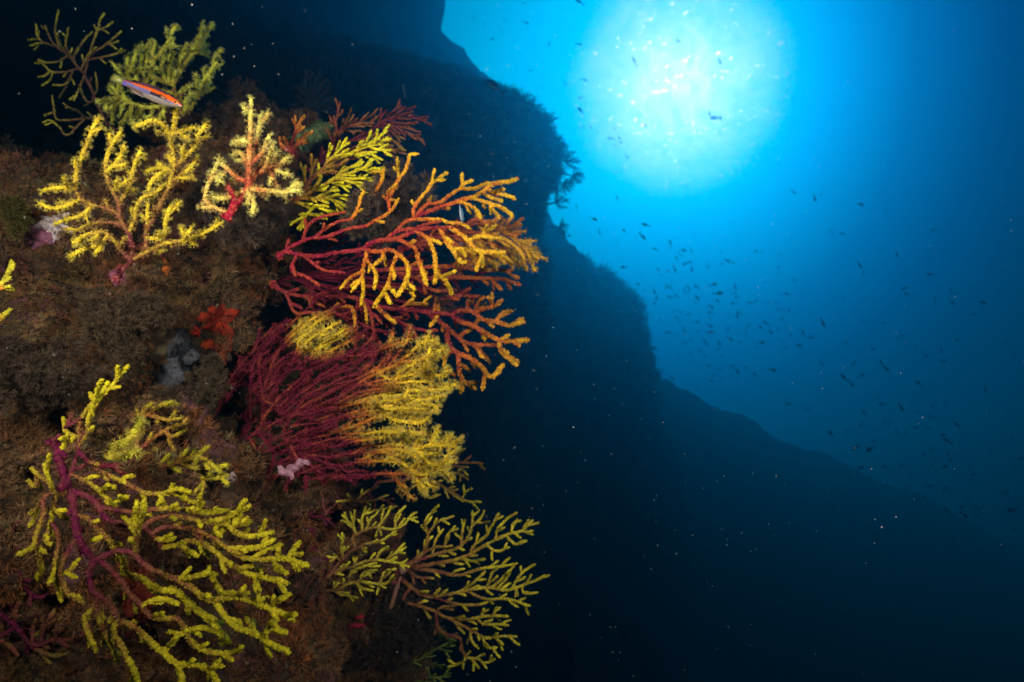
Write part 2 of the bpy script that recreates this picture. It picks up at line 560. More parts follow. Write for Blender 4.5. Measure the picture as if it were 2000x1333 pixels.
c1 = [(-420, 300), (-200, 440), (0, 535), (60, 575), (95, 640), (118, 780), (134, 850), (150, 935), (165, 985), (190, 1035), (220, 1065), (250, 1085),
      (290, 1112), (345, 1122), (372, 1078), (400, 1046), (440, 1042), (480, 1060), (520, 1070), (600, 1070), (800, 1060), (1200, 1050), (1980, 1040)]
c1b = [(430, 900), (485, 1050), (512, 1105), (535, 1170), (545, 1208), (572, 1215), (600, 1228), (630, 1255), (660, 1260), (700, 1264), (760, 1272), (840, 1290), (1000, 1320), (1300, 1350), (1690, 1380)]
c1c = [(690, 1190), (725, 1290), (752, 1350), (790, 1420), (830, 1500), (870, 1590), (910, 1680), (950, 1780), (1000, 1880), (1060, 1990), (1150, 2080), (1590, 2150)]
c2 = [(-150, 856), (0, 862), (66, 866), (100, 882), (130, 925), (150, 958), (180, 985), (240, 995), (380, 1030), (430, 1085), (500, 1130), (560, 1170), (700, 1230), (1720, 1300)]
cl1, v1_, f1_ = cliff('cliff', c1, 6.0, 3.2, 1.7, .30, .075, 3, fine=1.3)
cl1b, v1b_, f1b_ = cliff('cliff', c1b, 11.5, 4.0, 2.6, .42, .12, 11, fine=1.5)
# the long slope that runs down and away to the right: near and dark below, far and blue along its crest
g = Geo()
cpx = np.linspace(1120, 2500, 150)
crest = np.interp(cpx, [p[1] for p in c1c], [p[0] for p in c1c]) + np.clip(cpx - 2150, 0, 999) * .35 + 12
SV = np.r_[-.35, -.12, -.03, np.linspace(0, 1, 60) ** 1.3]
vv = []
for a_, (x_, y_) in enumerate(zip(cpx, crest)):
    dc = np.interp(x_, [1120, 1300, 1600, 2000, 2500], [11.6, 14.5, 22, 28, 31])
    y_ = y_ + 10 * noise.fractal(Vector((x_ * .012, 0, 3)), .7, 2.2, 5) + 5 * noise.noise(Vector((x_ * .06, 1, 3)))
    for v_ in SV:
        d_ = dc * (1 - .55 * max(v_, 0) ** .75) + (-v_ * 5 if v_ < 0 else 0)
        d_ += .5 * noise.fractal(Vector((x_ * .008, v_ * 7, 1)), .8, 2, 4) * (1 if v_ > 0 else 0)
        yy_ = y_ + (1560 - y_) * max(v_, 0) + (-v_ * 120 if v_ < 0 else 0)
        vv.append(P(x_, yy_, d_))
nv_ = len(SV)
ff = []
for i in range(len(cpx) - 1):
    for j in range(nv_ - 1):
        a = i * nv_ + j
        ff += [(a, a + 1, a + nv_ + 1), (a, a + nv_ + 1, a + nv_)]
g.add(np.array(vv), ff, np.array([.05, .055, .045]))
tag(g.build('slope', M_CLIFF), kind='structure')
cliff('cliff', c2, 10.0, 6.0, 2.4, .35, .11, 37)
cliff('reef_wall', [(330, 380), (420, 430), (600, 480), (900, 560), (1333, 700), (2700, 760)], 2.9, 1.7, .75, .12, .06, 61)

# seabed far below, reaching past the cliffs
g = Geo()
nx = 60
xs = np.linspace(-21, 21, nx); ys = np.linspace(-3.5, 33, nx)
vv = np.array([[x, y, -3.0 + .4 * noise.noise(Vector((x * .3, y * .3, 0)))] for x in xs for y in ys])
ff = []
for i in range(nx - 1):
    for j in range(nx - 1):
        a = i * nx + j
        ff += [(a, a + nx, a + nx + 1), (a, a + nx + 1, a + 1)]
g.add(vv, ff, np.array([.12, .12, .09]))
tag(g.build('seabed', M_CLIFF), kind='structure')


def smooth_blob_mesh(balls, voxel):
    """one rock body fused from many rough lumps"""
    g = Geo()
    import bmesh
    bm = bmesh.new(); bmesh.ops.create_icosphere(bm, subdivisions=3, radius=1)
    bm.verts.ensure_lookup_table()
    uv = np.array([v.co[:] for v in bm.verts]); uf = np.array([[v.index for v in f.verts] for f in bm.faces]); bm.free()
    for (px, py, d, rp, sq) in balls:
        c = P(px, py, d); r = rp / F * d
        v = uv * r
        v = np.outer(v[:, 0], RT) + np.outer(v[:, 1] * sq, UP) + np.outer(v[:, 2] * .8, FW) + c
        g.add(v, uf, [.1, .1, .1])
    o = g.build('tmp', [])
    md = o.modifiers.new('r', 'REMESH'); md.mode = 'VOXEL'; md.voxel_size = voxel
    dg = bpy.context.evaluated_depsgraph_get()
    ev = o.evaluated_get(dg)
    me = ev.to_mesh()
    v = np.zeros(len(me.vertices) * 3); me.vertices.foreach_get('co', v); v = v.reshape(-1, 3)
    nrm = np.zeros(len(me.vertices) * 3); me.vertices.foreach_get('normal', nrm); nrm = nrm.reshape(-1, 3)
    me.calc_loop_triangles()
    f = np.zeros(len(me.loop_triangles) * 3, dtype=np.int32); me.loop_triangles.foreach_get('vertices', f); f = f.reshape(-1, 3)
    f = f.copy(); v = v.copy(); nrm = nrm.copy()
    ev.to_mesh_clear()
    bpy.data.objects.remove(o)
    return v, f, nrm


BALLS = [(-150, 560, 1.50, 300, 1), (60, 490, 1.42, 175, .9), (190, 520, 1.40, 180, .9), (300, 470, 1.5, 190, .8), (420, 440, 1.60, 200, .9), (500, 300, 1.75, 95, .9),
         (440, 520, 1.40, 130, .9), (560, 440, 1.50, 105, .9), (250, 440, 1.75, 210, .7), (60, 400, 2.0, 140, .7), (-60, 420, 1.8, 150, .8), (560, 500, 1.45, 75, .9),
         (250, 680, 1.28, 175, 1), (100, 720, 1.22, 190, 1), (330, 640, 1.32, 120, 1), (400, 640, 1.38, 90, 1.2), (20, 660, 1.15, 90, .8), (360, 760, 1.34, 90, 1),
         (510, 760, 1.80, 200, 1), (640, 700, 1.85, 110, 1), (200, 1050, 1.22, 330, 1), (420, 1000, 1.42, 200, 1), (560, 960, 1.5, 140, .8), (600, 1120, 1.5, 180, 1), (720, 1180, 1.55, 120, 1.2),
         (400, 1330, 1.25, 300, .8), (650, 1330, 1.6, 190, .8), (560, 900, 1.65, 130, .8), (-100, 1000, 1.15, 250, 1), (0, 500, 1.32, 60, .8), (140, 450, 1.30, 60, .6), (480, 420, 1.36, 60, .7), (105, 452, 1.30, 48, .8), (150, 480, 1.30, 50, .8),
         (250, 560, 1.2, 60, .9), (545, 480, 1.32, 50, .8), (120, 620, 1.25, 60, .7), (230, 610, 1.2, 55, .8), (60, 800, 1.12, 70, .9), (480, 235, 1.95, 60, .8), (560, 240, 2.0, 60, .8), (620, 300, 1.9, 70, .8), (340, 250, 1.95, 70, .7)]
v0_, f0_, n0_ = smooth_blob_mesh(BALLS, 0.03)
BV0 = BVHTree.FromPolygons([tuple(v) for v in v0_], [tuple(map(int, f)) for f in f0_])
for _ in range(230):
    x_, y_ = rng.uniform(-60, 700), rng.uniform(210, 1380)
    if 400 < x_ < 760 and 560 < y_ < 900: continue
    h_ = BV0.ray_cast(Vector((0, 0, 0)), Vector(P(x_, y_, 1)).normalized())
    if h_[0] is None: continue
    d_ = float(np.dot(np.array(h_[0]), FW))
    BALLS.append((x_, y_, d_ + .01, rng.uniform(12, 38), rng.uniform(.6, 1.3)))
rng = np.random.default_rng(5)
rv, rf, rn = smooth_blob_mesh(BALLS, 0.0085)
disp = np.zeros(len(rv))
for i in range(len(rv)):
    q = Vector(rv[i])
    disp[i] = noise.fractal(q * 5, .8, 2.1, 3) * .045 + noise.turbulence(q * 16, 3, False) * .045 - .03 + noise.noise(q * 55) * .006
rv = rv + rn * disp[:, None]
# hollows and crevices eaten into the face
qx = 1000 + (rv @ RT) / (rv @ FW) * F; qy = 666.5 - (rv @ UP) / (rv @ FW) * F
front = np.clip(-(rn * rv).sum(1) / np.linalg.norm(rv, axis=1) * 3, 0, 1)
wob_ = np.array([noise.noise(Vector(p) * 12) for p in rv])
for hx, hy, hr, hd in [(130, 545, 52, .24), (60, 600, 38, .16), (75, 850, 60, .22), (232, 800, 38, .14), (480, 520, 42, .16), (20, 555, 34, .14), (335, 560, 46, .10), (160, 700, 26, .10), (500, 1020, 60, .16),
                       (620, 1040, 50, .2), (40, 960, 50, .16), (310, 880, 46, .13), (560, 1180, 46, .14), (392, 545, 28, .09), (205, 860, 30, .1), (8, 800, 30, .12), (280, 760, 22, .08), (430, 1120, 60, .14), (250, 1290, 70, .16),
                       (75, 1200, 60, .15), (95, 505, 22, .07), (225, 560, 20, .06), (415, 500, 22, .07), (180, 640, 18, .05)]:
    rr_ = np.hypot(qx - hx, (qy - hy) * 1.25) / hr + wob_ * .7
    k_ = np.clip(1.25 - rr_, 0, 1); k_ = k_ * k_ * (3 - 2 * k_)
    rv = rv + np.outer(k_ * front * hd, FW)
tri = rv[rf]
fn = np.cross(tri[:, 1] - tri[:, 0], tri[:, 2] - tri[:, 0])
area = np.linalg.norm(fn, axis=1) * .5
fn /= (np.linalg.norm(fn, axis=1)[:, None] + 1e-12)
# rock colour: dark brown film with patches of purple coralline crust
rc = np.zeros((len(rv), 3))
for i in range(len(rv)):
    q = Vector(rv[i])
    a = noise.noise(q * 9 + Vector((5, 0, 0))); b = noise.noise(q * 23)
    c = np.array([.055, .032, .02]) * (1 + .6 * b)
    if a > .48: c = c * .5 + np.array([.16, .05, .07]) * .5
    elif a < -.4: c = c * .6 + np.array([.10, .085, .04]) * .4
    rc[i] = np.clip(c, .01, .5)
g = Geo(); g.add(rv, rf, rc)
reef = g.build('reef_rock', M_ROCK)
tag(reef, kind='structure')
BV = BVHTree.FromPolygons([tuple(v) for v in rv], [tuple(map(int, f)) for f in rf])


def cast(px, py):
    d = Vector(P(px, py, 1.0)).normalized()
    loc, nr, idx, dist = BV.ray_cast(Vector((0, 0, 0)), d)
    if loc is None: return None, None, None
    if nr.dot(d) > 0: nr = -nr
    return np.array(loc), np.array(nr), float(np.dot(np.array(loc), FW))


# ------------------------------------------------------------------ turf: the brown fuzz of algae and hydroids on the rock (uncountable)
def tuft_t(nb=6, fork=True):
    v, f, w = [], [], []
    for k in range(nb):
        a = k * 2 * math.pi / nb + .3 * math.sin(k * 7.1); ca, sa = math.cos(a), math.sin(a)
        h = .6 + .4 * ((k * 37) % 10) / 10; sp_ = .22 + .38 * ((k * 53) % 10) / 10
        o = len(v); wd = .035
        v += [(-sa * wd, ca * wd, 0), (sa * wd, -ca * wd, 0), (ca * sp_ * .6 - sa * wd, sa * sp_ * .6 + ca * wd, h * .55), (ca * sp_ * .6 + sa * wd, sa * sp_ * .6 - ca * wd, h * .55),
              (ca * sp_ * 1.5, sa * sp_ * 1.5, h)]
        w += [0, 0, .6, .6, 1]
        f += [(o, o + 1, o + 2), (o + 1, o + 3, o + 2), (o + 2, o + 3, o + 4)]
        # side twig
        o = len(v)
        v += [(ca * sp_ * .5, sa * sp_ * .5, h * .45), (ca * sp_ * .5 - sa * wd, sa * sp_ * .5, h * .55), (ca * sp_ * .5 - sa * .35, sa * sp_ * .5 + ca * .35, h * .85)]
        w += [.5, .5, 1]; f += [(o, o + 1, o + 2)]
    return np.array(v), np.array(f), np.array(w)


TUFT = tuft_t()


def in_view(p, m=250):
    x = p @ RT; y = p @ UP; z = p @ FW
    px = 1000 + x / z * F; py = 666.5 - y / z * F
    return (z > .1) & (px > -m) & (px < 2000 + m) & (py > -m) & (py < 1333 + m)


def turf(name, count, smin, smax, pts, nr, seed, cola, colb, clump=.5):
    g = Geo()
    size = rng.uniform(smin, smax, len(pts))
    k = np.array([noise.noise(Vector(p) * 14 + Vector((seed, 0, 0))) for p in pts])
    keep = rng.uniform(0, 1, len(pts)) < clump + k
    pts, nr, size, k = pts[keep], nr[keep], size[keep] * (1 + .6 * np.clip(k[keep], 0, 1)), k[keep]
    n = len(pts)
    m = rng.uniform(0, 1, (n, 1))
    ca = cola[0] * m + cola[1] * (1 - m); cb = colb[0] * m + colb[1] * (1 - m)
    if smax < .03:      # patches of different weeds: rusty, olive, tan, mauve
        kk = np.array([noise.noise(Vector(p) * 7 + Vector((40, seed, 0))) for p in pts])
        k3 = np.array([noise.noise(Vector(p) * 10 + Vector((0, 70, seed))) for p in pts])
        for sel, colr in ((kk > .25, [.50, .17, .05]), (kk < -.28, [.26, .20, .06]), ((k3 > .33), [.55, .36, .19]), ((k3 < -.36), [.32, .11, .12])):
            cb[sel] = cb[sel] * .35 + np.array(colr) * .65
    if smax < .03: cb = cb * np.array([1.08, .92, .84])
    odd = rng.uniform(0, 1, n)
    cb[odd < .03] = [.45, .20, .16]
    cb[(odd > .03) & (odd < .05)] = [.40, .13, .03]
    cb[(odd > .96)] = [.36, .30, .13]
    nr = nr + rng.normal(size=nr.shape) * .35
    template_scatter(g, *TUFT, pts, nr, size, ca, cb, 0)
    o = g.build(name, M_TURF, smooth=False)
    return tag(o, kind='stuff')


pr = area / area.sum()
idx = rng.choice(len(rf), 620000, p=pr)
bc = rng.dirichlet([1, 1, 1], len(idx))
pts = (tri[idx] * bc[..., None]).sum(1)
nr = fn[idx]
keep = in_view(pts) & ((nr * pts).sum(1) < .12 * np.linalg.norm(pts, axis=1))
pts, nr = pts[keep], nr[keep]
# leave the bare dark overhang (behind the open fan) and the crusts thinner
px_ = 1000 + (pts @ RT) / (pts @ FW) * F; py_ = 666.5 - (pts @ UP) / (pts @ FW) * F
bare = (px_ > 400) & (px_ < 720) & (py_ > 590) & (py_ < 900) & (rng.uniform(0, 1, len(pts)) < .7)
bare |= (px_ > 300) & (px_ < 400) & (py_ > 645) & (py_ < 760)
pts, nr = pts[~bare], nr[~bare]
print('turf tufts', len(pts), len(rv))
ns = np.arange(len(pts)) % 4 == 0
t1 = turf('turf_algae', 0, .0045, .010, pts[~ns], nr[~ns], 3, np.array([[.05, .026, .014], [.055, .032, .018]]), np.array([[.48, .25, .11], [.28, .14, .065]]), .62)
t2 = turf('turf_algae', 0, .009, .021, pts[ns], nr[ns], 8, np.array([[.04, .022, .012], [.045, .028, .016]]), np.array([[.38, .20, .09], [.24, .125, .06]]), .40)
tag(t2, 'longer shaggy brown algae growing in drifts on the near reef rock', 'algae')
tag(t1, 'brown fuzzy turf of algae and hydroids coating the near reef rock', 'algae')


# bushy tufts standing up from the rock: lumps of fuzz made of many twigs
def bush(px, py, d, rpx, n=900, tone=(.19, .115, .065), size=(.008, .018), squash=.8, g=None):
    c0_ = P(px, py, d); r0_ = rpx / F * d
    sub = rng.normal(size=(7, 3)) * r0_ * .5
    c = c0_ + sub[rng.integers(0, 7, n)]; r = r0_ * .55
    u = rng.normal(size=(n, 3)); u /= np.linalg.norm(u, axis=1)[:, None]
    rad = rng.uniform(.25, 1, n) ** .5
    lump = np.array([1 + .45 * noise.noise(Vector(q) * 2.2 + Vector((px, py, 0))) for q in u])
    o = u * (rad * lump * r)[:, None]
    o = np.outer(o @ RT, RT) + np.outer(o @ UP, UP) * squash + np.outer(o @ FW, FW)
    tn = np.array(tone)
    m = rng.uniform(.5, 1.3, (n, 1))
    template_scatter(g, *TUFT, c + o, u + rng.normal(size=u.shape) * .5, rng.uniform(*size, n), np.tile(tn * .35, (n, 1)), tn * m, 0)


# ------------------------------------------------------------------ the gorgonians
OPEN = dict(polyp=8.2, pden=.8)
COLS_A = (np.array([.80, .56, .03]), np.array([.30, .15, .03]), np.array([.16, .015, .045]))
sea_fan('yellow sea fan with open feathery polyps on the reef crest, left of the red-centred one', [
    (Z4, 13, 9, 1.0, .9, [(740, 670), (800, 590), (864, 530)]),
    (Z4, 10, 7, .95, .45, [(870, 520), (850, 400), (800, 300), (770, 240), (700, 195), (600, 165), (520, 130), (490, 60)]),
    (Z1, 9, 9, .3, 0, [(490, 1200), (500, 1100), (530, 1020), (570, 920), (600, 840), (640, 775)]),
    (Z1, 9, 9, .2, 0, [(480, 1225), (400, 1225), (330, 1228), (280, 1245)]),
    (Z4, 7, 7, .2, 0, [(520, 145), (430, 175), (340, 190), (260, 160)]),
    (Z4, 7, 7, .3, 0, [(600, 185), (520, 240), (440, 260), (370, 285)]),
    (Z4, 7, 6, .8, .3, [(800, 310), (740, 285), (640, 280), (560, 300), (480, 345)]),
    (Z4, 9, 9, .9, 0, [(870, 530), (800, 480), (740, 400), (680, 345), (600, 350), (540, 375), (485, 425)]),
    (Z4, 8, 9, .3, 0, [(700, 380), (640, 430), (560, 455), (500, 475), (460, 505)]),
    (Z1, 8, 8, .8, 0, [(800, 1400), (770, 1320), (720, 1220), (690, 1130), (695, 1030), (740, 920), (785, 860)]),
    (Z1, 8, 8, .1, 0, [(745, 1120), (770, 1040), (800, 960)]),
    (Z1, 7, 7, .3, 0, [(745, 1230), (790, 1200), (820, 1175)]),
    (Z1, 7, 8, .5, 0, [(830, 1320), (840, 1200), (870, 1090), (912, 985)]),
    (Z4, 9, 7, .9, .5, [(945, 440), (950, 340), (1000, 250), (1040, 160), (1100, 60)]),
    (Z1, 8, 9, .4, 0, [(1110, 1190), (1130, 1060), (1120, 960), (1100, 880), (1050, 810), (980, 785), (895, 820)]),
    (Z1, 8, 9, .2, 0, [(1130, 900), (1135, 800), (1142, 690)]),
    (Z1, 7, 7, .2, 0, [(1150, 880), (1200, 850), (1260, 830)]),
    (Z1, 7, 8, .5, 0, [(1150, 1100), (1200, 1030), (1270, 950), (1290, 880), (1340, 810)]),
    (Z1, 7, 7, .6, 0, [(1120, 1190), (1200, 1130), (1280, 1030)]),
    (Z1, 8, 9, .1, 0, [(1110, 1100), (1030, 1095), (950, 1110)]),
    (Z1, 8, 8, .1, 0, [(1080, 1130), (1000, 1170), (970, 1230)]),
    (Z4, 7, 9, .4, 0, [(860, 340), (880, 250), (885, 180), (930, 120), (1020, 80), (1110, 10)]),
    (Z4, 9, 10, .2, 0, [(1060, 380), (1080, 280), (1110, 190)]),
    (Z4, 8, 9, .7, 0, [(880, 520), (980, 460), (1080, 420), (1200, 400), (1300, 360), (1425, 290)]),
    (Z4, 7, 7, .1, 0, [(1190, 400), (1245, 320)]),
    (Z4, 7, 8, .3, 0, [(930, 290), (960, 170)])],
    .98, (.02, .05), COLS_A, auto=(60, 26, 55), wmul=.85, group='gorgonian sea fans on the reef', gap=11, levels=1, wmin=6, relief=.035, **OPEN)
sea_fan('pale yellow sea fan with a red centre and open polyps on the crest', [
    (Z2, 14, 12, 1, .9, [(140, 830), (200, 740), (270, 640), (285, 590)]),
    (Z2, 11, 10, .85, 0, [(285, 600), (290, 500), (290, 380), (298, 260), (300, 150), (300, 60)]),
    (Z2, 9, 10, .2, 0, [(290, 330), (240, 315), (195, 330)]),
    (Z2, 11, 9, .95, 0, [(270, 590), (200, 550), (150, 500), (105, 465)]),
    (Z2, 9, 10, .8, 0, [(300, 480), (330, 380), (350, 260), (372, 150)]),
    (Z2, 9, 10, .75, 0, [(310, 480), (350, 420), (400, 340), (420, 290)]),
    (Z2, 12, 9, 1, .2, [(320, 620), (340, 510), (385, 430)]),
    (Z2, 10, 9, .95, 0, [(370, 570), (400, 480), (440, 355)]),
    (Z2, 9, 9, .95, 0, [(400, 560), (440, 460), (470, 380)]),
    (Z2, 9, 10, .95, 0, [(420, 550), (480, 480), (540, 420)]),
    (Z2, 9, 11, .6, 0, [(275, 490), (240, 400), (190, 410)]),
    (Z2, 8, 8, .5, 0, [(5, 710), (40, 560), (95, 435)]),
    (Z2, 8, 8, .4, 0, [(110, 600), (112, 535)]),
    (Z2, 11, 11, .4, 0, [(280, 650), (220, 660), (140, 690), (50, 690)]),
    (Z2, 11, 11, .3, 0, [(285, 650), (320, 720), (310, 775)]),
    (Z2, 11, 10, .5, 0, [(300, 640), (400, 640), (500, 650), (615, 640)]),
    (Z2, 9, 8, .6, .1, [(430, 560), (460, 600), (520, 690)]),
    (Z2, 11, 10, 1, .8, [(160, 760), (190, 690), (150, 620)])],
    1.0, (.05, -.08), (np.array([.80, .66, .14]), np.array([.62, .22, .06]), np.array([.42, .01, .035])), auto=(50, 28, 50), wmul=.9,
    group='gorgonian sea fans on the reef', gap=12, levels=1, wmin=7, relief=.035, polyp=8.5, pden=.85, pcol=np.array([.88, .76, .24]))
sea_fan('bright lemon-yellow fine-branched sea fan with dark red stems behind the crest', [
    (Z2, 9, 6, 1, .6, [(590, 715), (700, 560), (800, 480), (860, 435)]),
    (Z2, 6, 5, .6, 0, [(860, 435), (950, 400), (1050, 360), (1150, 340)]),
    (Z2, 6, 5, .4, 0, [(950, 400), (1020, 365), (1110, 325)]),
    (Z2, 6, 5, .3, 0, [(900, 430), (1000, 405), (1110, 390)]),
    (Z2, 8, 5, .95, 0, [(610, 700), (750, 620), (850, 560), (930, 500), (1030, 458)]),
    (Z2, 6, 5, .4, 0, [(800, 580), (900, 540), (1000, 510), (1080, 470)]),
    (Z2, 6, 5, .4, 0, [(850, 560), (950, 560), (1050, 556)]),
    (Z2, 6, 5, .6, 0, [(880, 570), (960, 590), (1040, 605)]),
    (Z2, 8, 5, .95, 0, [(610, 700), (700, 690), (800, 690), (930, 668)]),
    (Z2, 6, 5, .4, 0, [(720, 690), (800, 650), (870, 640)]),
    (Z2, 6, 5, .3, 0, [(800, 690), (870, 715), (940, 740)]),
    (Z2, 8, 5, .7, 0, [(590, 720), (565, 750), (540, 795)]),
    (Z2, 8, 5, .6, 0, [(600, 720), (690, 760), (640, 830)]),
    (Z2, 6, 5, .3, 0, [(680, 765), (730, 735), (800, 745)]),
    (Z2, 6, 5, .3, 0, [(680, 790), (720, 800), (760, 795)]),
    (Z2, 7, 5, .6, 0, [(700, 640), (760, 560), (730, 545), (640, 620)]),
    (Z2, 6, 5, .7, 0, [(780, 500), (800, 455), (880, 405), (960, 395)])],
    1.2, (-.3, 0), (np.array([.82, .66, .015]), np.array([.46, .24, .02]), np.array([.16, .012, .03])), auto=(13, 42, 30), bump=.3,
    group='gorgonian sea fans on the reef', gap=6, levels=2, wmin=4.2, relief=.03)
sea_fan('dark maroon bushy sea fan behind the lemon-yellow one, against the cliff', [
    (Z2, 9, 5, 1, .9, [(680, 520), (800, 400), (950, 320), (1060, 270)]),
    (Z2, 6, 4, 1, .8, [(1060, 270), (1120, 220), (1180, 175), (1260, 155), (1355, 148)]),
    (Z2, 5, 4, 1, .6, [(1110, 225), (1200, 205), (1280, 200), (1360, 208)]),
    (Z2, 5, 4, .9, .5, [(1150, 205), (1230, 225), (1320, 270)]),
    (Z2, 5, 4, .9, .5, [(1130, 225), (1190, 250), (1235, 275)]),
    (Z2, 5, 4, .9, .6, [(1180, 185), (1185, 165), (1192, 140)]),
    (Z2, 5, 4, .9, .3, [(960, 320), (1080, 300), (1180, 300), (1260, 335)]),
    (Z2, 5, 4, .9, .3, [(980, 310), (1100, 330), (1200, 370)]),
    (Z2, 5, 4, .9, .4, [(800, 400), (850, 300), (900, 240), (1000, 205), (1100, 200)]),
    (Z2, 5, 4, .9, .4, [(850, 360), (830, 300), (860, 260)]),
    (Z2, 5, 4, 1, .7, [(740, 460), (860, 420), (980, 380)]),
    (Z2, 5, 4, .9, .5, [(840, 240), (845, 160)])],
    1.5, (-.2, 0), (np.array([.35, .20, .04]), np.array([.26, .06, .03]), np.array([.13, .012, .03])), auto=(11, 40, 28), bump=.3,
    group='gorgonian sea fans on the reef', gap=5, levels=2, wmin=3.2, relief=.03)
sea_fan('small upright red and orange sea fan sprig beside the pale yellow one', [
    (Z2, 8, 6, 1, .8, [(575, 420), (565, 340), (580, 280)]),
    (Z2, 6, 6, .8, .1, [(580, 280), (605, 220), (643, 157)]),
    (Z2, 6, 5, .8, .2, [(575, 370), (610, 320), (655, 268)]),
    (Z2, 6, 5, .9, .4, [(568, 380), (540, 340), (525, 300)]),
    (Z2, 6, 5, .9, .2, [(570, 300), (590, 250), (625, 225)]),
    (Z2, 6, 5, .9, .3, [(560, 390), (500, 350), (490, 300)]),
    (Z2, 6, 5, .9, .3, [(600, 370), (625, 330), (640, 290)])],
    1.25, (0, 0), (np.array([.62, .26, .03]), np.array([.42, .08, .03]), np.array([.20, .012, .03])), auto=(20, 22, 30), bump=.35,
    group='gorgonian sea fans on the reef', gap=5, wmin=4)

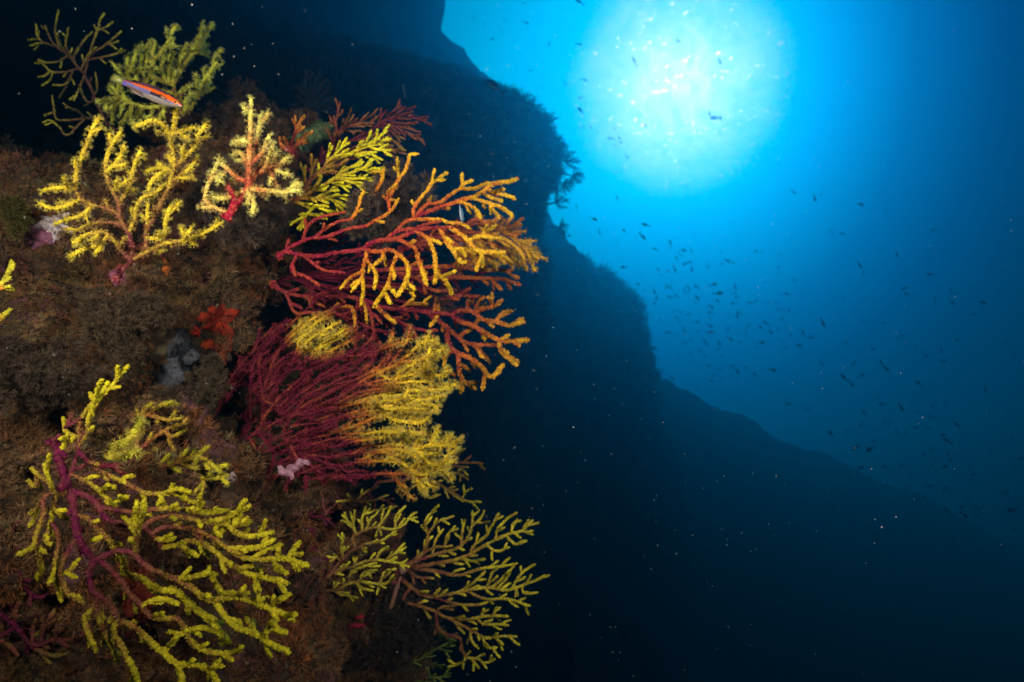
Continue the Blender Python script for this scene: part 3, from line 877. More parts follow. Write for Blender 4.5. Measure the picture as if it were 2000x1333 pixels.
PK = np.array([.34, .05, .085])
sea_fan('large crimson sea fan with thick orange-yellow branch tips drooping over open water', [
    (Z3, 10, 9, 1, 1, [(-20, 520), (60, 460), (150, 420), (200, 410)]),
    (Z3, 9, 8, 1, .85, [(200, 410), (250, 405), (350, 370), (420, 350), (500, 340)]),
    (Z3, 8, 7, .95, .85, [(120, 410), (150, 350), (200, 300), (280, 275), (370, 255)]),
    (Z3, 8, 7, .95, .8, [(190, 395), (260, 350), (330, 320), (420, 298)]),
    (Z3, 10, 11, 1, 1, [(60, 540), (200, 520), (300, 500), (400, 488), (480, 480)]),
    (Z3, 12, 10, 1, .75, [(480, 480), (520, 445), (590, 425), (680, 410), (770, 380), (850, 355), (950, 350), (1010, 345)]),
    (Z3, 9, 8, .9, .7, [(620, 420), (680, 370), (780, 350), (870, 320), (940, 310)]),
    (Z3, 8, 9, .85, .1, [(640, 325), (750, 305), (850, 300), (930, 300), (1000, 320), (1050, 320), (1115, 352)]),
    (Z3, 9, 9, .9, .05, [(770, 250), (850, 215), (930, 200), (1000, 160), (1060, 120), (1140, 115), (1200, 90), (1235, 85)]),
    (Z3, 10, 12, 1, 0, [(770, 262), (880, 250), (960, 220), (1050, 190), (1130, 170), (1180, 140), (1250, 95), (1320, 80), (1385, 65)]),
    (Z3, 10, 11, .2, 0, [(1215, 130), (1260, 145), (1320, 155), (1372, 175)]),
    (Z3, 9, 11, .3, 0, [(1130, 180), (1200, 195), (1270, 215), (1320, 240), (1357, 272)]),
    (Z3, 9, 10, .2, 0, [(1180, 150), (1240, 170), (1300, 192)]),
    (Z3, 9, 10, .1, 0, [(1240, 215), (1238, 262)]),
    (Z3, 9, 11, .3, 0, [(1050, 205), (1110, 215), (1150, 245), (1175, 290)]),
    (Z3, 9, 10, .3, 0, [(1060, 120), (1080, 90), (1120, 75)]),
    (Z3, 9, 9, .7, 0, [(785, 300), (782, 240), (825, 170), (870, 110), (890, 70), (902, 8)]),
    (Z3, 9, 9, .1, 0, [(890, 68), (962, 62)]),
    (Z3, 11, 12, .85, .1, [(680, 430), (740, 440), (790, 470), (810, 530), (830, 600), (852, 680)]),
    (Z3, 10, 12, .6, .05, [(800, 400), (860, 410), (890, 470), (910, 550), (920, 620), (905, 668)]),
    (Z3, 11, 13, .1, 0, [(920, 620), (970, 660), (1002, 732)]),
    (Z3, 11, 12, .85, 0, [(480, 490), (560, 490), (640, 480), (700, 510), (740, 560), (745, 620), (720, 700), (690, 752)]),
    (Z3, 10, 12, .5, .02, [(690, 500), (660, 570), (640, 660), (600, 740), (545, 805)]),
    (Z3, 10, 12, .1, 0, [(640, 695), (680, 748)]), (Z3, 10, 12, .1, 0, [(612, 728), (642, 792)]),
    (Z3, 10, 12, .1, 0, [(742, 655), (776, 752)]),
    (Z3, 9, 11, .6, 0, [(490, 540), (478, 640), (480, 720), (470, 802)]),
    (Z3, 8, 9, .3, .05, [(475, 640), (440, 690), (415, 722)]), (Z3, 8, 8, .5, .1, [(455, 600), (400, 650), (348, 705)]),
    (Z3, 9, 10, .5, .05, [(530, 540), (558, 620), (555, 702)]), (Z3, 9, 10, .4, .1, [(605, 488), (602, 530), (560, 562)]),
    (Z3, 10, 13, .5, 0, [(940, 355), (970, 430), (1020, 490), (1055, 545), (1080, 555)]),
    (Z3, 11, 13, .4, 0, [(1000, 348), (1060, 390), (1110, 430), (1150, 480), (1230, 495), (1312, 495)]),
    (Z3, 10, 12, .1, 0, [(1110, 428), (1160, 400), (1230, 402), (1305, 410)]), (Z3, 10, 12, .1, 0, [(1190, 400), (1212, 340)]),
    (Z3, 10, 12, .2, 0, [(1020, 460), (1090, 480), (1158, 512)]), (Z3, 10, 12, .1, 0, [(1183, 495), (1185, 572)]),
    (Z3, 8, 8, .6, .1, [(545, 150), (560, 100), (600, 55), (570, 15), (530, 22)]),
    (Z3, 8, 8, .8, .2, [(560, 310), (640, 250), (690, 180)]),
    (Z3, 8, 8, .8, .3, [(590, 210), (640, 165), (685, 100)]),
    (Z2, 8, 9, .5, 0, [(1180, 620), (1260, 570), (1300, 520), (1330, 450), (1340, 405), (1385, 400)]),
    (Z2, 8, 9, .2, 0, [(1262, 560), (1255, 430)]),
    (Z2, 8, 7, .8, .3, [(1140, 745), (1190, 660), (1245, 600)]), (Z2, 8, 7, .7, .2, [(1160, 715), (1200, 700), (1250, 715)]),
    (Z2, 8, 8, .6, .1, [(1000, 745), (1010, 700), (1032, 655)]), (Z2, 8, 8, .6, .1, [(1090, 665), (1150, 580), (1170, 500)]),
    (Z2, 8, 8, .3, 0, [(1160, 520), (1110, 520)]),
    (Z3, 8, 7, 1, .8, [(60, 600), (150, 640), (220, 690)]), (Z3, 8, 7, 1, .9, [(130, 560), (230, 590), (370, 612)])],
    1.12, (-.28, .05), (np.array([.84, .46, .015]), np.array([.52, .10, .015]), np.array([.24, .008, .032])), auto=(200, 26, 50), bump=.40, wmul=.73,
    group='gorgonian sea fans on the reef', gap=12, levels=1, wmin=8, relief=.025)
sea_fan('dense rusty orange sea fan tips fanning out behind the large crimson one', [
    (Z3, 9, 8, 1, .9, [(700, 480), (850, 430), (960, 400), (1040, 370)]),
    (Z3, 8, 7, .8, .05, [(1040, 360), (1150, 320), (1250, 350), (1360, 400), (1440, 470), (1502, 540)]),
    (Z3, 8, 7, .8, .05, [(1040, 375), (1180, 380), (1300, 410), (1400, 480), (1440, 540)]),
    (Z3, 8, 7, .8, .1, [(1020, 400), (1150, 420), (1270, 450), (1350, 500), (1400, 545)]),
    (Z3, 8, 7, .8, .1, [(1000, 420), (1120, 450), (1230, 490), (1310, 520), (1360, 550)]),
    (Z3, 8, 7, .8, .2, [(980, 440), (1080, 480), (1180, 520), (1260, 520)]),
    (Z3, 8, 7, .9, .4, [(960, 470), (1060, 510), (1120, 500)]),
    (Z3, 8, 7, .9, .3, [(1060, 350), (1140, 300), (1230, 330), (1300, 360), (1380, 400)])],
    1.22, (-.2, 0), (np.array([.80, .42, .02]), np.array([.50, .13, .02]), np.array([.20, .01, .03])), auto=(10, 34, 32), bump=.32,
    group='gorgonian sea fans on the reef', gap=6, levels=2, wmin=6, relief=.04, polyp=6, pden=.7, pcol=np.array([.65, .38, .06]))
sea_fan('deep red sea fan with orange knobbly tips spreading below the large crimson one', [
    (Z3, 9, 8, 1, 1, [(-60, 680), (0, 720), (100, 750), (250, 750), (400, 760)]),
    (Z3, 9, 9, 1, 1, [(400, 760), (500, 780), (600, 820), (750, 830), (900, 850), (1000, 865)]),
    (Z3, 9, 9, 1, .45, [(560, 600), (780, 590), (900, 580), (1050, 580), (1200, 600), (1352, 600)]),
    (Z3, 9, 9, 1, .55, [(620, 640), (830, 650), (1000, 640), (1150, 650), (1300, 655), (1408, 685)]),
    (Z3, 8, 8, .7, .4, [(1330, 662), (1352, 715)]), (Z3, 8, 8, .7, .4, [(1240, 655), (1300, 712)]),
    (Z3, 9, 10, 1, .1, [(1000, 862), (1060, 840), (1130, 850), (1190, 890), (1280, 910), (1350, 922), (1432, 905)]),
    (Z3, 9, 10, .8, .2, [(1130, 840), (1200, 830), (1260, 810), (1300, 780)]),
    (Z3, 10, 11, 1, .05, [(1000, 870), (1060, 910), (1130, 930), (1200, 970), (1270, 1010), (1350, 1020), (1455, 1015)]),
    (Z3, 9, 11, .5, .05, [(1280, 1020), (1310, 1090), (1390, 1142)]),
    (Z3, 9, 9, 1, .5, [(860, 860), (980, 940), (1040, 990), (1100, 1030), (1200, 1040), (1290, 1045)]),
    (Z3, 9, 10, .8, .2, [(1130, 1040), (1180, 1090), (1228, 1138)]),
    (Z3, 11, 11, 1, .1, [(980, 950), (985, 1020), (1040, 1090), (1130, 1130), (1190, 1180), (1230, 1230), (1290, 1200)]),
    (Z3, 10, 11, .8, .05, [(1040, 1100), (1050, 1190), (1070, 1260), (1065, 1315)]), (Z3, 9, 10, .3, .05, [(1070, 1250), (1140, 1295)]),
    (Z3, 9, 10, .5, .1, [(1210, 1200), (1190, 1300)]), (Z3, 9, 9, .8, .3, [(1050, 980), (1120, 940), (1170, 890)]),
    (Z3, 8, 9, .8, .1, [(1000, 1090), (970, 1120), (960, 1165)]), (Z3, 7, 7, .9, .4, [(960, 1160), (980, 1200), (1020, 1222)]),
    (Z3, 8, 9, .6, .05, [(915, 760), (925, 850), (880, 922)]), (Z3, 8, 8, 1, .7, [(970, 770), (1060, 750), (1165, 755)]),
    (Z3, 8, 9, .8, .4, [(1090, 835), (1100, 770)]), (Z3, 8, 9, .8, .4, [(1140, 832), (1165, 790), (1192, 765)]),
    (Z3, 8, 9, .6, .3, [(1250, 820), (1240, 790), (1225, 765)]), (Z3, 9, 9, .5, .1, [(1270, 885), (1310, 855), (1355, 845)]),
    (Z3, 8, 7, 1, .9, [(450, 780), (430, 900), (440, 1000), (420, 1130)]), (Z3, 8, 6, 1, .9, [(470, 800), (510, 960), (525, 1060)]),
    (Z3, 8, 6, 1, .9, [(500, 800), (560, 1000), (600, 1060)]), (Z3, 7, 6, 1, .9, [(0, 800), (80, 850), (180, 850), (260, 855)]),
    (Z3, 7, 8, .8, .3, [(230, 870), (330, 830), (400, 820), (430, 860), (440, 942)]),
    (Z3, 8, 9, .4, .05, [(485, 790), (500, 840), (510, 912)]), (Z3, 8, 9, .5, .05, [(560, 800), (620, 870), (672, 915)]),
    (Z3, 8, 7, 1, .9, [(560, 850), (660, 890), (760, 930), (850, 960), (930, 1015)]), (Z3, 7, 6, 1, .9, [(300, 870), (430, 900), (560, 960)]),
    (Z3, 7, 7, .9, .7, [(130, 760), (200, 790), (250, 815)]), (Z3, 7, 8, .7, .1, [(690, 780), (760, 800), (860, 800)]),
    (Z3, 8, 7, .9, .6, [(780, 700), (900, 720), (1030, 715)]), (Z3, 9, 7, 1, .9, [(200, 700), (400, 690), (600, 700), (780, 700)])],
    1.28, (-.15, .05), (np.array([.76, .36, .02]), np.array([.48, .11, .02]), np.array([.19, .01, .028])), auto=(42, 30, 50), bump=.40, wmul=.88,
    group='gorgonian sea fans on the reef', gap=10, levels=1, wmin=7, relief=.03)

tl = [(ZP, 7, 6, 1, 1, [(520, 560), (560, 545), (600, 530)])]
for (x, y) in [(700, 440), (760, 470), (820, 500), (880, 540), (960, 545), (930, 580), (860, 610), (800, 640), (740, 650), (690, 640), (640, 620), (840, 560), (780, 560), (720, 520), (660, 500), (900, 620), (770, 610)]:
    tl.append((ZP, 5, 4.5, 1, .85, [(560 + rng.uniform(0, 60), 545 + rng.uniform(-8, 12)), ((600 + x) / 2 - 10, (540 + y) / 2 + rng.uniform(-12, 12)), (x, y)]))
sea_fan('dark maroon tangle of thin fan twigs behind the large crimson and deep red fans', tl, 1.38, (-.1, 0),
        (np.array([.30, .08, .02]), np.array([.20, .02, .025]), np.array([.12, .006, .022])), auto=(17, 40, 34), bump=.3, group='gorgonian sea fans on the reef', gap=6, levels=2, wmin=4, relief=.04)

# the wide open fan in the middle: red arms that curve up and right into yellow feathery tips
Ff = [(Z5, 13, 11, 1, 1, [(160, 1000), (250, 940), (330, 880), (420, 800)])]
for tip, via in [((1545, 325), [(1380, 400), (1250, 430), (1050, 520), (850, 650), (600, 740)]),
                 ((1480, 275), [(1400, 300), (1320, 370), (1240, 430)]), ((1340, 235), [(1300, 300), (1250, 370), (1200, 450)]),
                 ((1215, 265), [(1200, 380), (1120, 450), (900, 560), (720, 650), (560, 740)]),
                 ((1115, 318), [(1105, 390), (1020, 470), (850, 540), (700, 620), (560, 720)]),
                 ((1610, 550), [(1500, 580), (1400, 560), (1300, 545), (1220, 590), (1050, 640), (850, 700), (600, 780)]),
                 ((1555, 490), [(1450, 480), (1330, 500), (1240, 540)]), ((1520, 620), [(1430, 640), (1330, 660), (1250, 700), (1150, 740), (1000, 800), (800, 860), (560, 860)]),
                 ((1500, 350), [(1440, 400), (1370, 420), (1290, 430)]),
                 ((1425, 770), [(1340, 780), (1250, 770), (1180, 745)]), ((1400, 690), [(1330, 720), (1270, 700)]),
                 ((1610, 930), [(1530, 925), (1450, 925), (1350, 955), (1200, 945), (1050, 1000), (900, 1050), (650, 960), (500, 880)]),
                 ((1590, 865), [(1560, 900), (1480, 920)]), ((1500, 825), [(1490, 870), (1460, 925)]), ((1425, 850), [(1385, 890), (1360, 950)]),
                 ((1560, 1085), [(1490, 1060), (1430, 1010), (1370, 955)]), ((1600, 1020), [(1540, 1040), (1470, 1030)]),
                 ((1440, 1125), [(1290, 1100), (1150, 1100), (950, 1120), (780, 1090), (600, 1000)]),
                 ((1350, 1245), [(1290, 1190), (1230, 1105)]), ((1440, 1200), [(1390, 1150), (1340, 1110)]), ((1320, 1060), [(1270, 1010), (1210, 950)]),
                 ((915, 195), [(840, 290), (740, 430), (650, 560), (520, 700)]), ((830, 135), [(700, 165), (600, 250), (520, 340), (470, 460), (420, 620)]),
                 ((785, 255), [(745, 380), (715, 470)]), ((725, 220), [(665, 320), (650, 420), (690, 500)]), ((915, 340), [(850, 400), (745, 450)]),
                 ((640, 145), [(530, 185), (440, 290), (400, 420), (380, 600)]), ((800, 460), [(750, 520), (700, 600), (600, 700)]),
                 ((945, 430), [(880, 470), (780, 520), (640, 620), (500, 740)]), ((1180, 640), [(1080, 690), (950, 730), (780, 780), (560, 800)]),
                 ((1250, 830), [(1120, 880), (980, 900), (800, 930), (560, 880)]), ((1100, 910), [(980, 970), (850, 990), (700, 960)]),
                 ((880, 970), [(800, 1030), (730, 1060), (640, 1000)]), ((550, 440), [(500, 500), (440, 600), (380, 740)]), ((620, 400), [(560, 480), (480, 600), (420, 720)]),
                 ((690, 1190), [(690, 1100), (640, 1000), (520, 900)]), ((800, 1150), [(760, 1080), (700, 1010)]), ((490, 1030), [(480, 960), (430, 880)]),
                 ((390, 1010), [(380, 950), (350, 880)]), ((350, 750), [(310, 830), (280, 920)]), ((600, 560), [(520, 640), (420, 760)]),
                 ((1050, 440), [(980, 520), (860, 590), (700, 680)]), ((1000, 600), [(880, 660), (740, 720)]), ((480, 250), [(400, 360), (350, 500), (340, 700)])]:
    L_ = tip[0]
    endred = 0.0 if L_ > 1100 else (.25 if (L_ > 700 and tip[1] < 420) or L_ in (1100, 880) else .62 + .2 * rng.uniform())
    pts_ = list(reversed(via)) + [tip]
    st = 1.0 if pts_[0][0] < 1100 else .25
    Ff.append((Z5, 9, 9, st, endred, pts_))
# the longer arms stay red for most of their length
for k in range(150):                                   # side arms that all flow with the sweep of the fan
    x, y = rng.uniform(425, 745), rng.uniform(640, 945)
    if ((x - 590) / 165) ** 2 + ((y - 795) / 155) ** 2 > 1: continue
    pl = [(x, y)]
    for m_ in range(int(rng.uniform(3, 7))):
        th_ = R(62 - (x - 420) / 330 * 42 - (y - 640) / 300 * 27 + rng.normal() * 5)
        x += 16 * math.cos(th_); y -= 16 * math.sin(th_)
        pl.append((x, y))
    Ff.append((ZP, 6, 6, 1, 1, pl))
for k in range(34):                                    # and the yellow plumes along the rim
    x, y = rng.uniform(730, 860), rng.uniform(668, 955)
    if ((x - 790) / 80) ** 2 + ((y - 812) / 140) ** 2 > 1 or (x > 820 and 795 < y < 850): continue
    pl = [(x, y)]; cv_ = rng.choice([-20, 20])
    for m_ in range(int(rng.uniform(3, 5))):
        th_ = R(34 - (y - 680) / 270 * 52 + cv_ * (m_ - 1) + rng.normal() * 6)
        x += 12 * math.cos(th_); y -= 12 * math.sin(th_)
        pl.append((x, y))
    Ff.append((ZP, 8, 9, 0, 0, pl))


def f_red(x, y, red):
    edge = 735 + 40 * np.sin(y * .021) + 18 * np.sin(y * .11)
    a = np.clip((edge + 55 - x) / 105, 0, 1)
    tips = np.clip(1 - ((x - 625) / 75) ** 2 - ((y - 655) / 52) ** 2, 0, 1) * 1.3        # the upper left sprays are rusty yellow too
    return np.clip(a - tips, 0, 1)


sea_fan('crimson sea fan turning yellow at its rim, all polyps open, mid reef', Ff,
        1.42, (-.90, .03), (np.array([.86, .56, .03]), np.array([.50, .12, .02]), np.array([.13, .002, .032])), auto=(40, 34, 28), bump=.34, wmul=.80, bumpmix=.07, redfn=f_red,
        group='gorgonian sea fans on the reef', gap=8, levels=1, wmin=6.5, relief=.03, polyp=10, pden=.62, pcol=np.array([.86, .66, .12]))

sea_fan('big lower-left sea fan with thick purple-red stem and stout mustard branches', [
    (Z6, 17, 16, 1, 1, [(350, 520), (385, 650), (420, 760), (455, 860)]),
    (Z7, 16, 13, 1, 1, [(455, 80), (475, 150), (490, 250), (500, 350), (540, 440), (610, 540)]),
    (Z7, 13, 12, 1, .8, [(610, 540), (580, 640), (600, 740)]),
    (Z7, 13, 9, 1, .7, [(470, 90), (560, 120), (630, 180), (700, 270), (780, 310), (860, 310), (940, 330), (1000, 380), (1050, 450)]),
    (Z7, 10, 11, .75, 0, [(930, 320), (1000, 270), (1100, 250), (1200, 260), (1300, 280), (1400, 300), (1480, 310), (1540, 360), (1650, 380), (1765, 360)]),
    (Z7, 10, 11, .95, 0, [(640, 195), (750, 210), (850, 225), (950, 215), (1100, 200), (1250, 215), (1350, 225), (1472, 215)]),
    (Z7, 10, 13, .2, 0, [(1350, 290), (1450, 270), (1530, 230), (1612, 193)]),
    (Z7, 10, 13, .1, 0, [(1400, 390), (1460, 330), (1490, 290)]), (Z7, 10, 13, .1, 0, [(1520, 320), (1565, 250)]), (Z7, 10, 12, .1, 0, [(1545, 325), (1632, 288)]),
    (Z7, 10, 11, .1, 0, [(1690, 372), (1690, 325)]), (Z7, 10, 11, .1, 0, [(1280, 225), (1325, 170)]),
    (Z7, 10, 9, .75, .3, [(990, 360), (1080, 320), (1200, 325), (1300, 350), (1400, 400), (1480, 460), (1560, 500)]),
    (Z7, 10, 13, .4, 0, [(1470, 500), (1600, 530), (1750, 530), (1850, 530), (1992, 572)]),
    (Z7, 10, 11, .1, 0, [(1640, 520), (1730, 480), (1825, 440)]), (Z7, 10, 13, .1, 0, [(1865, 530), (1940, 430)]),
    (Z7, 10, 12, .1, 0, [(1780, 545), (1800, 600), (1862, 622)]), (Z7, 10, 12, .1, 0, [(1810, 528), (1812, 470)]),
    (Z7, 10, 12, .3, 0, [(1500, 440), (1600, 460), (1700, 450), (1775, 408)]),
    (Z7, 11, 13, .4, 0, [(1240, 390), (1330, 430), (1400, 480), (1470, 540), (1560, 600), (1650, 640), (1760, 660), (1862, 685)]),
    (Z7, 11, 12, .1, 0, [(1460, 600), (1500, 560)]), (Z7, 10, 11, .1, 0, [(1700, 640), (1705, 590)]), (Z7, 10, 11, .1, 0, [(1645, 655), (1692, 735)]),
    (Z7, 10, 12, .3, 0, [(1060, 460), (1160, 440), (1220, 410), (1300, 430), (1360, 515)]),
    (Z7, 10, 10, .4, 0, [(1000, 400), (1080, 410), (1135, 395)]), (Z7, 10, 10, .2, 0, [(1160, 460), (1220, 470), (1282, 505)]),
    (Z7, 10, 11, .55, .05, [(500, 250), (570, 270), (640, 340), (700, 400), (750, 460), (800, 540), (800, 620)]),
    (Z7, 9, 12, .1, 0, [(700, 400), (660, 385), (618, 402)]),
    (Z7, 12, 11, 1, .5, [(620, 545), (700, 500), (770, 480), (860, 490), (910, 540), (970, 590), (1050, 630), (1150, 660)]),
    (Z7, 12, 13, .45, 0, [(1150, 655), (1250, 720), (1350, 790), (1450, 790), (1570, 790), (1700, 830), (1800, 870), (1905, 920)]),
    (Z7, 11, 13, .1, 0, [(1760, 840), (1810, 800), (1875, 768)]), (Z7, 10, 11, .1, 0, [(1670, 820), (1682, 768)]), (Z7, 11, 12, .1, 0, [(1540, 785), (1585, 718)]),
    (Z7, 12, 13, .1, 0, [(1400, 800), (1460, 900), (1530, 970), (1630, 1010), (1700, 1040), (1760, 1080), (1872, 1132)]),
    (Z7, 11, 14, .1, 0, [(1700, 1045), (1760, 980), (1850, 1005)]), (Z7, 11, 13, .1, 0, [(1640, 1010), (1645, 935)]), (Z7, 11, 13, .1, 0, [(1730, 1050), (1760, 950), (1790, 960)]),
    (Z7, 11, 12, .3, 0, [(1110, 645), (1230, 650), (1352, 618)]), (Z7, 10, 11, .1, 0, [(1350, 690), (1400, 635)]), (Z7, 10, 12, .1, 0, [(1375, 680), (1430, 740), (1530, 752)]),
    (Z7, 13, 15, .2, 0, [(850, 640), (930, 660), (1000, 710), (1060, 740), (1140, 740), (1200, 790), (1270, 850), (1350, 910), (1420, 980), (1482, 1065)]),
    (Z7, 11, 12, .9, 0, [(640, 545), (720, 600), (790, 680), (850, 760), (920, 830), (980, 900), (1060, 920), (1150, 920), (1200, 980), (1240, 1060), (1330, 1130), (1450, 1150), (1558, 1130)]),
    (Z7, 11, 11, .1, 0, [(1215, 1000), (1330, 980), (1420, 1012)]), (Z7, 11, 13, .1, 0, [(1215, 1005), (1150, 1040), (1098, 1090)]),
    (Z7, 11, 12, .1, 0, [(940, 820), (1050, 790), (1152, 822)]),
    (Z7, 12, 13, .8, 0, [(600, 745), (680, 800), (740, 860), (770, 930), (850, 960), (920, 1010), (1000, 1090), (1080, 1160), (1160, 1230), (1185, 1340)]),
    (Z7, 11, 13, .1, 0, [(1150, 1215), (1250, 1220), (1360, 1250), (1420, 1340)]), (Z7, 10, 13, .1, 0, [(1370, 1255), (1425, 1205)]),
    (Z7, 11, 12, .4, 0, [(740, 920), (740, 1000), (780, 1080), (820, 1160), (860, 1230), (905, 1340)]),
    (Z7, 10, 11, .7, .1, [(600, 790), (640, 900), (680, 1000), (720, 1100), (770, 1190)]), (Z7, 10, 11, .5, .1, [(575, 820), (545, 920), (580, 1020), (625, 1125)]),
    (Z7, 10, 13, .5, 0, [(870, 520), (880, 430), (900, 330), (930, 220), (937, 155)]), (Z7, 10, 11, .2, 0, [(890, 330), (875, 260), (887, 165)]),
    (Z7, 10, 11, .2, 0, [(880, 370), (830, 280), (800, 258)]),
    (Z6, 7, 7, 1, .8, [(500, 800), (500, 640), (520, 540), (560, 470)]),
    (Z6, 7, 10, .6, 0, [(490, 545), (520, 440), (560, 350), (620, 270), (700, 210), (770, 120), (828, 55)]),
    (Z6, 7, 9, .5, 0, [(545, 590), (570, 480), (580, 380), (640, 260), (705, 158)]), (Z6, 7, 8, .2, 0, [(595, 330), (640, 190), (670, 140)]),
    (Z6, 7, 9, .5, 0, [(540, 515), (440, 490), (415, 390)]), (Z6, 7, 9, .2, 0, [(435, 500), (408, 585)]), (Z6, 7, 6, .9, .8, [(430, 450), (500, 410), (520, 395)]),
    (Z6, 10, 9, 1, .2, [(520, 610), (600, 690), (680, 750), (820, 810)]), (Z6, 9, 12, .6, 0, [(820, 815), (900, 860), (960, 880), (1060, 880), (1150, 880), (1268, 942)]),
    (Z6, 9, 11, .1, 0, [(1080, 875), (1150, 850), (1230, 872)]), (Z6, 9, 11, .1, 0, [(1040, 880), (1070, 960)]),
    (Z6, 9, 9, .6, 0, [(530, 780), (620, 840), (680, 900), (750, 965)]), (Z6, 9, 11, .1, 0, [(655, 870), (705, 828)]), (Z6, 9, 12, .1, 0, [(730, 940), (820, 905)]),
    (Z6, 9, 8, .6, .1, [(450, 850), (370, 890), (330, 830), (290, 700)]),
    (Z7, 8, 9, .5, .1, [(370, 120), (345, 180), (340, 250), (320, 340), (355, 385)]),
    (Z7, 8, 8, .8, .1, [(345, 90), (270, 150), (220, 260), (195, 310)]), (Z7, 8, 9, .7, .1, [(290, 150), (280, 260), (230, 380), (200, 460), (115, 500)]),
    (Z7, 8, 9, .8, .1, [(350, 300), (380, 370), (370, 470), (360, 590), (318, 690)]), (Z7, 9, 9, .9, .2, [(450, 410), (430, 500), (400, 590), (415, 690), (450, 760), (545, 825)]),
    (Z7, 8, 10, .4, 0, [(430, 640), (460, 600), (512, 540)]), (Z7, 8, 9, .7, .1, [(280, 400), (250, 500), (270, 590), (245, 665)]), (Z7, 8, 9, .3, .05, [(355, 590), (370, 700), (400, 800)]),
    (Z7, 8, 9, .3, 0, [(345, 200), (400, 250), (440, 265)]), (Z7, 8, 8, .5, .1, [(290, 330), (290, 400), (330, 440)]),
    (Z6, 7, 7, .7, .2, [(330, 820), (230, 740), (200, 715)]), (Z6, 7, 7, .6, .2, [(240, 750), (230, 830), (180, 800)])],
    .86, (.12, .06), (np.array([.54, .42, .012]), np.array([.19, .06, .025]), np.array([.11, .005, .034])), auto=(44, 25, 50), bump=.34, wmul=.90,
    group='gorgonian sea fans on the reef', gap=9.5, levels=1, wmin=8, relief=.03)
sea_fan('small yellow and red sea fan with one swollen fuzzy limb, above the big lower-left one', [
    (Z6, 8, 7, 1, .9, [(640, 700), (800, 695), (900, 690), (1000, 712)]),
    (Z6, 7, 7, .9, .2, [(880, 640), (900, 500), (930, 340), (985, 292)]), (Z6, 7, 9, .7, .05, [(910, 400), (1000, 330), (1112, 288)]),
    (Z6, 7, 7, .9, .3, [(930, 620), (970, 540), (1040, 490), (1110, 450), (1205, 425)]), (Z6, 7, 7, .6, .2, [(1010, 415), (1080, 400), (1170, 392)]),
    (Z6, 8, 10, .9, .05, [(1000, 712), (1100, 690), (1200, 660), (1280, 640), (1345, 585)]),
    (Z6, 7, 9, .4, 0, [(1020, 742), (1060, 690), (1115, 680)]), (Z6, 8, 10, .3, 0, [(1190, 740), (1300, 765), (1400, 780), (1465, 770)]),
    (Z6, 8, 10, .3, 0, [(1310, 680), (1380, 690), (1430, 740)]), (Z6, 8, 9, .3, 0, [(1210, 720), (1260, 690), (1290, 640)]),
    (Z6, 7, 9, .3, .1, [(900, 640), (960, 620), (1010, 600)]), (Z6, 7, 8, .7, .2, [(960, 830), (1050, 820), (1135, 790)]), (Z6, 7, 7, .3, .1, [(1320, 770), (1325, 840), (1290, 900)]),
    (Z6, 7, 7, .4, .2, [(1075, 470), (1120, 510), (1200, 470)])],
    1.08, (.05, 0), (np.array([.48, .38, .02]), np.array([.36, .13, .03]), np.array([.16, .01, .03])), auto=(28, 26, 50), bump=.32,
    group='gorgonian sea fans on the reef', gap=8, levels=1, wmin=6, relief=.03, polyp=6, pden=.6, pcol=np.array([.5, .42, .1]))
sea_fan('short blurred yellow fan limb wrapped in open polyps, between two fans at lower left', [
    (Z6, 14, 17, .3, 0, [(720, 640), (760, 570), (830, 540), (880, 470), (915, 420)]),
    (Z6, 14, 17, .2, 0, [(740, 620), (800, 640), (870, 610)])],
    .98, (0, 0), (np.array([.62, .52, .04]), np.array([.5, .3, .04]), np.array([.16, .01, .03])), auto=(60, 0, 50), group='gorgonian sea fans on the reef', polyp=12, pden=1.3)
sea_fan('dim crimson sea fan in the bottom left corner', [
    (Z7, 9, 8, 1, 1, [(-40, 880), (60, 920), (130, 1000), (180, 1070), (225, 1120)]),
    (Z7, 8, 8, 1, .5, [(190, 1080), (260, 1090), (340, 1060), (495, 1060)]), (Z7, 8, 9, .8, .3, [(260, 1085), (290, 1000), (345, 870)]),
    (Z7, 8, 9, .7, .3, [(350, 1050), (370, 970), (400, 910)]), (Z7, 8, 9, .8, .3, [(215, 1080), (210, 1000), (235, 925)]), (Z7, 8, 9, .7, .3, [(290, 1010), (280, 920)]),
    (Z7, 8, 8, 1, .5, [(-30, 1060), (60, 1090), (110, 1150)]), (Z7, 8, 8, 1, .3, [(0, 900), (30, 950), (15, 870)]),
    (Z7, 8, 7, 1, 1, [(-40, 520), (80, 590), (150, 650), (170, 720), (240, 780), (310, 760)]), (Z7, 8, 9, .8, .3, [(90, 860), (95, 890), (125, 820)]),
    (Z7, 8, 7, 1, .9, [(0, 860), (60, 840), (125, 825)]), (Z7, 8, 7, 1, .8, [(-20, 320), (40, 400), (110, 430)]), (Z7, 7, 7, 1, .6, [(30, 400), (70, 370), (110, 300)]),
    (Z7, 8, 9, .7, .3, [(60, 700), (100, 760), (140, 800)]), (Z7, 8, 9, .5, .2, [(230, 1120), (340, 1160), (430, 1150)])],
    1.0, (0, 0), (np.array([.22, .17, .02]), np.array([.18, .05, .03]), np.array([.12, .008, .04])), auto=(34, 30, 50), bump=.3,
    group='gorgonian sea fans on the reef', gap=9, levels=1, wmin=6)
